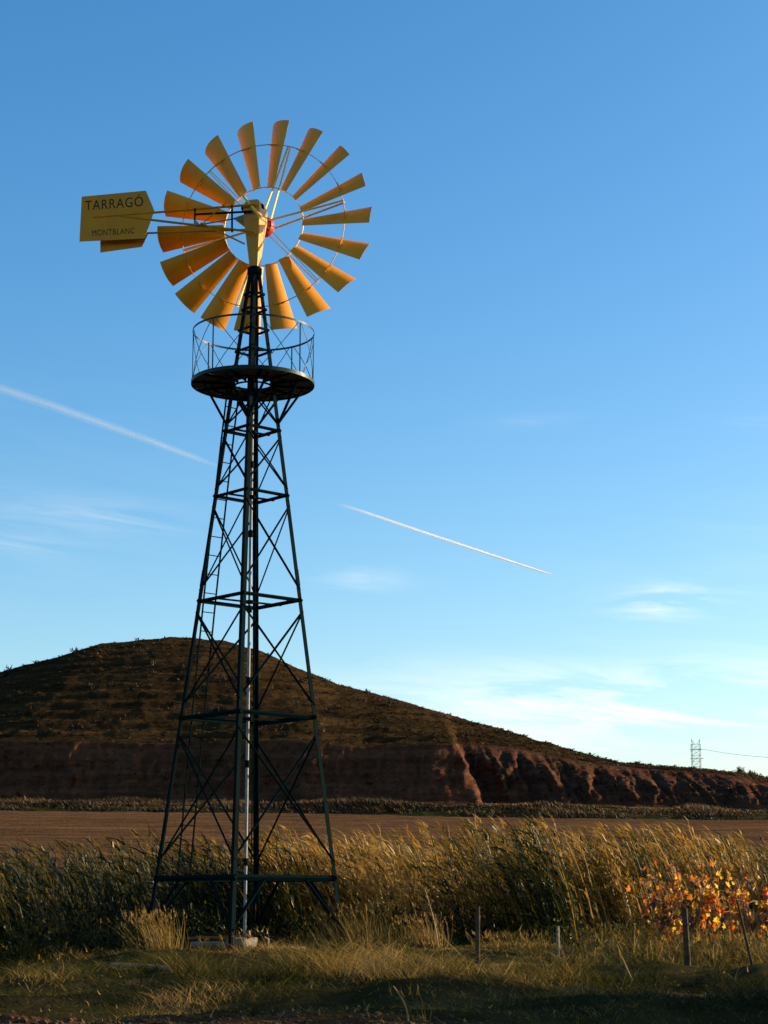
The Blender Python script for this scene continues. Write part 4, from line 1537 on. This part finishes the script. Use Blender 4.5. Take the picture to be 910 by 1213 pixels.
# ------------------------------------------------------------------ distance: pylon, wire, bushes
def pylon():
    Y = 900.0
    top = at(824, 875.5, Y)
    gzv = float(top.z) - 34.0
    base = Vector((top.x, Y, gzv))
    m = paint('pylon_steel', (0.78, 0.76, 0.72), (0.84, 0.82, 0.78), 0.6, 0.3, 0.2)
    root = thing('pylon', 'pale steel lattice electricity pylon standing beyond the hill', 'pylon', base)
    hw = 2.0

    def P(k, z):
        w = hw * (1.0 + 0.9 * max(0, 1 - z / 18.0))
        return base + Vector(((-w, w, w, -w)[k], (-w, -w, w, w)[k], z))
    H = 31.5
    DI = [(0.18, 0), (0, 0.18), (-0.18, 0), (0, -0.18)]
    for k in range(4):
        MB(base).prism(P(k, -6), P(k, 18), DI).prism(P(k, 18), P(k, H), DI).build('leg', m, root)
    zs_ = [0, 6, 11, 15, 18, 20.7, 23.4, 26.1, 28.8, 31.5]
    for z0, z1 in zip(zs_[:-1], zs_[1:]):
        for k in range(4):
            j = (k + 1) % 4
            b = MB(base)
            b.bar(P(k, z0), P(j, z1), 0.13, 0.13).bar(P(j, z0), P(k, z1), 0.13, 0.13).bar(P(k, z1), P(j, z1), 0.13, 0.13)
            b.build('lattice_brace', m, root)
    for s_ in (-1, 1):
        b = MB(base)
        b.bar(base + Vector((s_ * 1.7, 0, H)), base + Vector((s_ * 2.0, 0, 34)), 0.3, 0.3)
        b.bar(base + Vector((s_ * 0.6, 0, H)), base + Vector((s_ * 2.0, 0, 33.8)), 0.2, 0.2)
        b.build('earth_wire_peak', m, root)
    for z_ in (24.5, 29.0):
        b = MB(base)
        b.bar(base + Vector((-3.2, -2.1, z_)), base + Vector((3.2, -2.1, z_)), 0.3, 0.3)
        b.build('cross_arm', m, root)
    return base


pb = pylon()
mw = paint('wire_steel', (0.26, 0.26, 0.27), (0.32, 0.32, 0.33), 0.5, 1, 0.4)
w0 = pb + Vector((3.0, -2.1, 29.0))
w1 = at(914, 897.5, 760.0)
w2 = at(1500, 960, 400.0)
w2.z = w1.z - 4
b = MB(w0)
pts = []
for i in range(31):
    u = i / 30
    e = w0.lerp(w1, u) if u <= 1 else w1
    pts.append(e - UP * 2.0 * math.sin(u * PI) * 0.25)
dv = (w1 - w0)
for i in range(1, 12):
    u = i / 11
    pts.append(w1 + dv * u * 1.5 - UP * 2.0 * math.sin(u * PI) * 0.25)
b.path(pts, 0.085, 5)
o = b.build('power_line', mw)
o.location = w0
tag(o, 'thin dark cable running right from the pylon', 'power line')


def far_bush(px, py, hpx, wpx, label, seed, tint):
    rg = np.random.default_rng(seed)
    Y = 275.0
    g = at(px, py + 3, Y)
    s_ = Y / FPX
    root = thing('bush', label, 'bush', g, 'bushes on the right end of the hill')
    b = MB(g)
    for k in range(3):
        b.path([g - UP * 1.5, g + Vector((rg.normal(0, .2), rg.normal(0, .2), hpx * s_ * 0.3)), g + Vector((rg.normal(0, .5), rg.normal(0, .4), hpx * s_ * 0.75))], [0.09, 0.06, 0.03], 6)
    b.build('stem', M_BARK, root)
    n = 420
    u = unit(rg.normal(0, 1, (n, 3))) * (rg.random((n, 1)) ** 0.4)
    P = u * np.array([wpx * s_ / 2, wpx * s_ / 2, hpx * s_ / 2]) * (1 + 0.3 * rg.normal(0, 1, (n, 1))) + np.array([0, 0, hpx * s_ * 0.55])
    bag = Bag()
    bag.add(ribbons(P, unit(rg.normal(0, 1, (n, 3))), rg.uniform(.15, .4, n), rg.uniform(.10, .22, n), rg.normal(0, .2, (n, 3)), np.clip(rg.normal(tint, .12, n), 0, 1), 2, 0.9))
    bag.build('crown', M_SCRUB, root)


far_bush(877, 916, 9, 9, 'small pale bush at left of the bushes on the hill end', 21, 0.75)
far_bush(890, 920, 9, 10, 'dark bush in the middle of the bushes on the hill end', 22, 0.2)
far_bush(899, 925, 10, 12, 'green bush second from the right edge on the hill end', 23, 0.4)
far_bush(909, 930, 13, 13, 'tallest bush at the right edge on the hill end', 24, 0.5)


def shade_tree(x, y, h, w, label, seed):  # tree out of view, added to cast shade over the foreground
    rg = np.random.default_rng(seed)
    g = Vector((x, y, float(gz(x, y))))
    root = thing('unseen_shade_tree', label, 'tree', g, 'unseen trees added at right to shade the foreground')
    b = MB(g)
    b.path([g - UP * 0.1, g + Vector((0.05, 0, h * .3)), g + Vector((-0.04, 0.1, h * .7))], [0.09, 0.07, 0.03], 8)
    b.build('trunk', M_BARK, root, smooth=True)
    for k in range(5):
        a = rg.uniform(0, 6.28)
        b = MB(g)
        b.path([g + UP * h * (.25 + .08 * k), g + UP * h * (.45 + .08 * k) + Vector((math.cos(a), math.sin(a), 0)) * w * .3], [0.04, 0.015], 6)
        b.build('limb', M_BARK, root)
    n = 5200
    cc = rg.normal(0, 1, (16, 3))
    cc = unit(cc) * rg.uniform(.35, .85, (16, 1))
    P = cc[rg.integers(0, 16, n)] + rg.normal(0, .24, (n, 3))
    P = P * np.array([w / 2, w / 2, h * .46]) + np.array([0, 0, h * .54])
    P[:, 2] = np.maximum(P[:, 2], 0.05)
    bag = Bag()
    bag.add(ribbons(P, unit(rg.normal(0, 1, (n, 3))), rg.uniform(.10, .2, n), rg.uniform(.06, .11, n), rg.normal(0, .2, (n, 3)), np.clip(rg.normal(.3, .15, n), 0, 1), 2, .9))
    bag.build('crown', M_REED, root)


for k_, (x_, y_, h_, w_) in enumerate(((8.2, 19.6, 2.5, 2.4), (9.0, 17.9, 3.3, 2.6), (7.4, 16.6, 2.2, 2.2), (6.6, 15.2, 1.7, 2.0), (11.4, 19.8, 2.9, 2.4))):
    shade_tree(x_, y_, h_, w_, 'dense green tree added out of view to shade the foreground, %s' % ('second farthest of the near row', 'tallest of the row', 'middle sized in the near row', 'lowest and nearest', 'set back behind the row')[k_], 40 + k_)


# ------------------------------------------------------------------ vapour trails: nested veils of thin cloud, lit by the sun
def trail_mat():
    m, t, out = mat('vapour')
    a = t.n('ShaderNodeAttribute', attribute_name='tint')
    tc = t.n('ShaderNodeTexCoord')
    n1 = t.n('ShaderNodeTexNoise', ins={'Vector': tc.outputs['Object'], 'Scale': 0.012, 'Detail': 4.0})
    f = t.math('MULTIPLY', a.outputs['Fac'], t.math('MULTIPLY_ADD', n1.outputs[0], 0.5, 0.75))
    d = t.n('ShaderNodeBsdfDiffuse', ins={'Color': (0.9, 0.9, 0.9, 1)})
    tl = t.n('ShaderNodeBsdfTranslucent', ins={'Color': (0.9, 0.9, 0.9, 1)})
    s_ = t.n('ShaderNodeMixShader', ins={0: 0.5, 1: d.outputs[0], 2: tl.outputs[0]})
    tr = t.n('ShaderNodeBsdfTransparent')
    mx = t.n('ShaderNodeMixShader', ins={0: f, 1: tr.outputs[0], 2: s_.outputs[0]})
    m.node_tree.links.new(mx.outputs[0], out.inputs[0])
    return m


M_TRAIL = trail_mat()


def contrail(pts, label, shells=4):
    """pts: (px, py, Y, width in px, opacity)"""
    c = at(pts[0][0], pts[0][1], pts[0][2])
    V, Q, T = [], [], []
    nb = 0
    N = 60
    n = 16
    us = np.linspace(0, 1, N)
    pu = np.linspace(0, 1, len(pts))
    arr = np.array(pts, float)
    I = np.stack([np.interp(us, pu, arr[:, k]) for k in range(5)], 1)
    for sh in range(shells):
        k = (sh + 1) / shells
        for i in range(N):
            p = at(*I[i, :3])
            p2 = at(*I[min(i + 1, N - 1), :3]) if i < N - 1 else p + (p - at(*I[i - 1, :3]))
            d = (p2 - p).normalized()
            a = d.cross(UP).normalized()
            b_ = d.cross(a)
            r = I[i, 3] / 2 * I[i, 2] / FPX * k
            for q in range(n):
                th = 2 * PI * q / n
                V.append(tuple(p - c + (a * math.cos(th) + b_ * math.sin(th)) * r))
                T.append(I[i, 4] / shells * 1.4)
        for i in range(N - 1):
            for q in range(n):
                Q.append((nb + i * n + q, nb + i * n + (q + 1) % n, nb + (i + 1) * n + (q + 1) % n, nb + (i + 1) * n + q))
        nb += N * n
    o = np_mesh('contrail', V, quads=Q, mats=[M_TRAIL], attrs={'tint': T}, smooth=True)
    o.location = c
    o.visible_shadow = True
    return tag(o, label, 'contrail', 'vapour trails in the sky')


contrail([(-60, 440, 9000, 13, 0.08), (60, 480, 9500, 12, 0.105), (180, 523, 10100, 10, 0.10), (225, 540, 10400, 9, 0.085), (268, 556, 10700, 7, 0.0)], 'wide faint vapour trail passing behind the upper tower at left', 5)
contrail([(398, 596, 9000, 4.6, 0.0), (430, 606, 9200, 4.6, 0.22), (500, 630, 9750, 4.0, 0.5), (590, 660, 10400, 3.0, 0.9), (652, 680, 10850, 1.4, 1.5)], 'short bright white vapour trail right of the tower', 4)
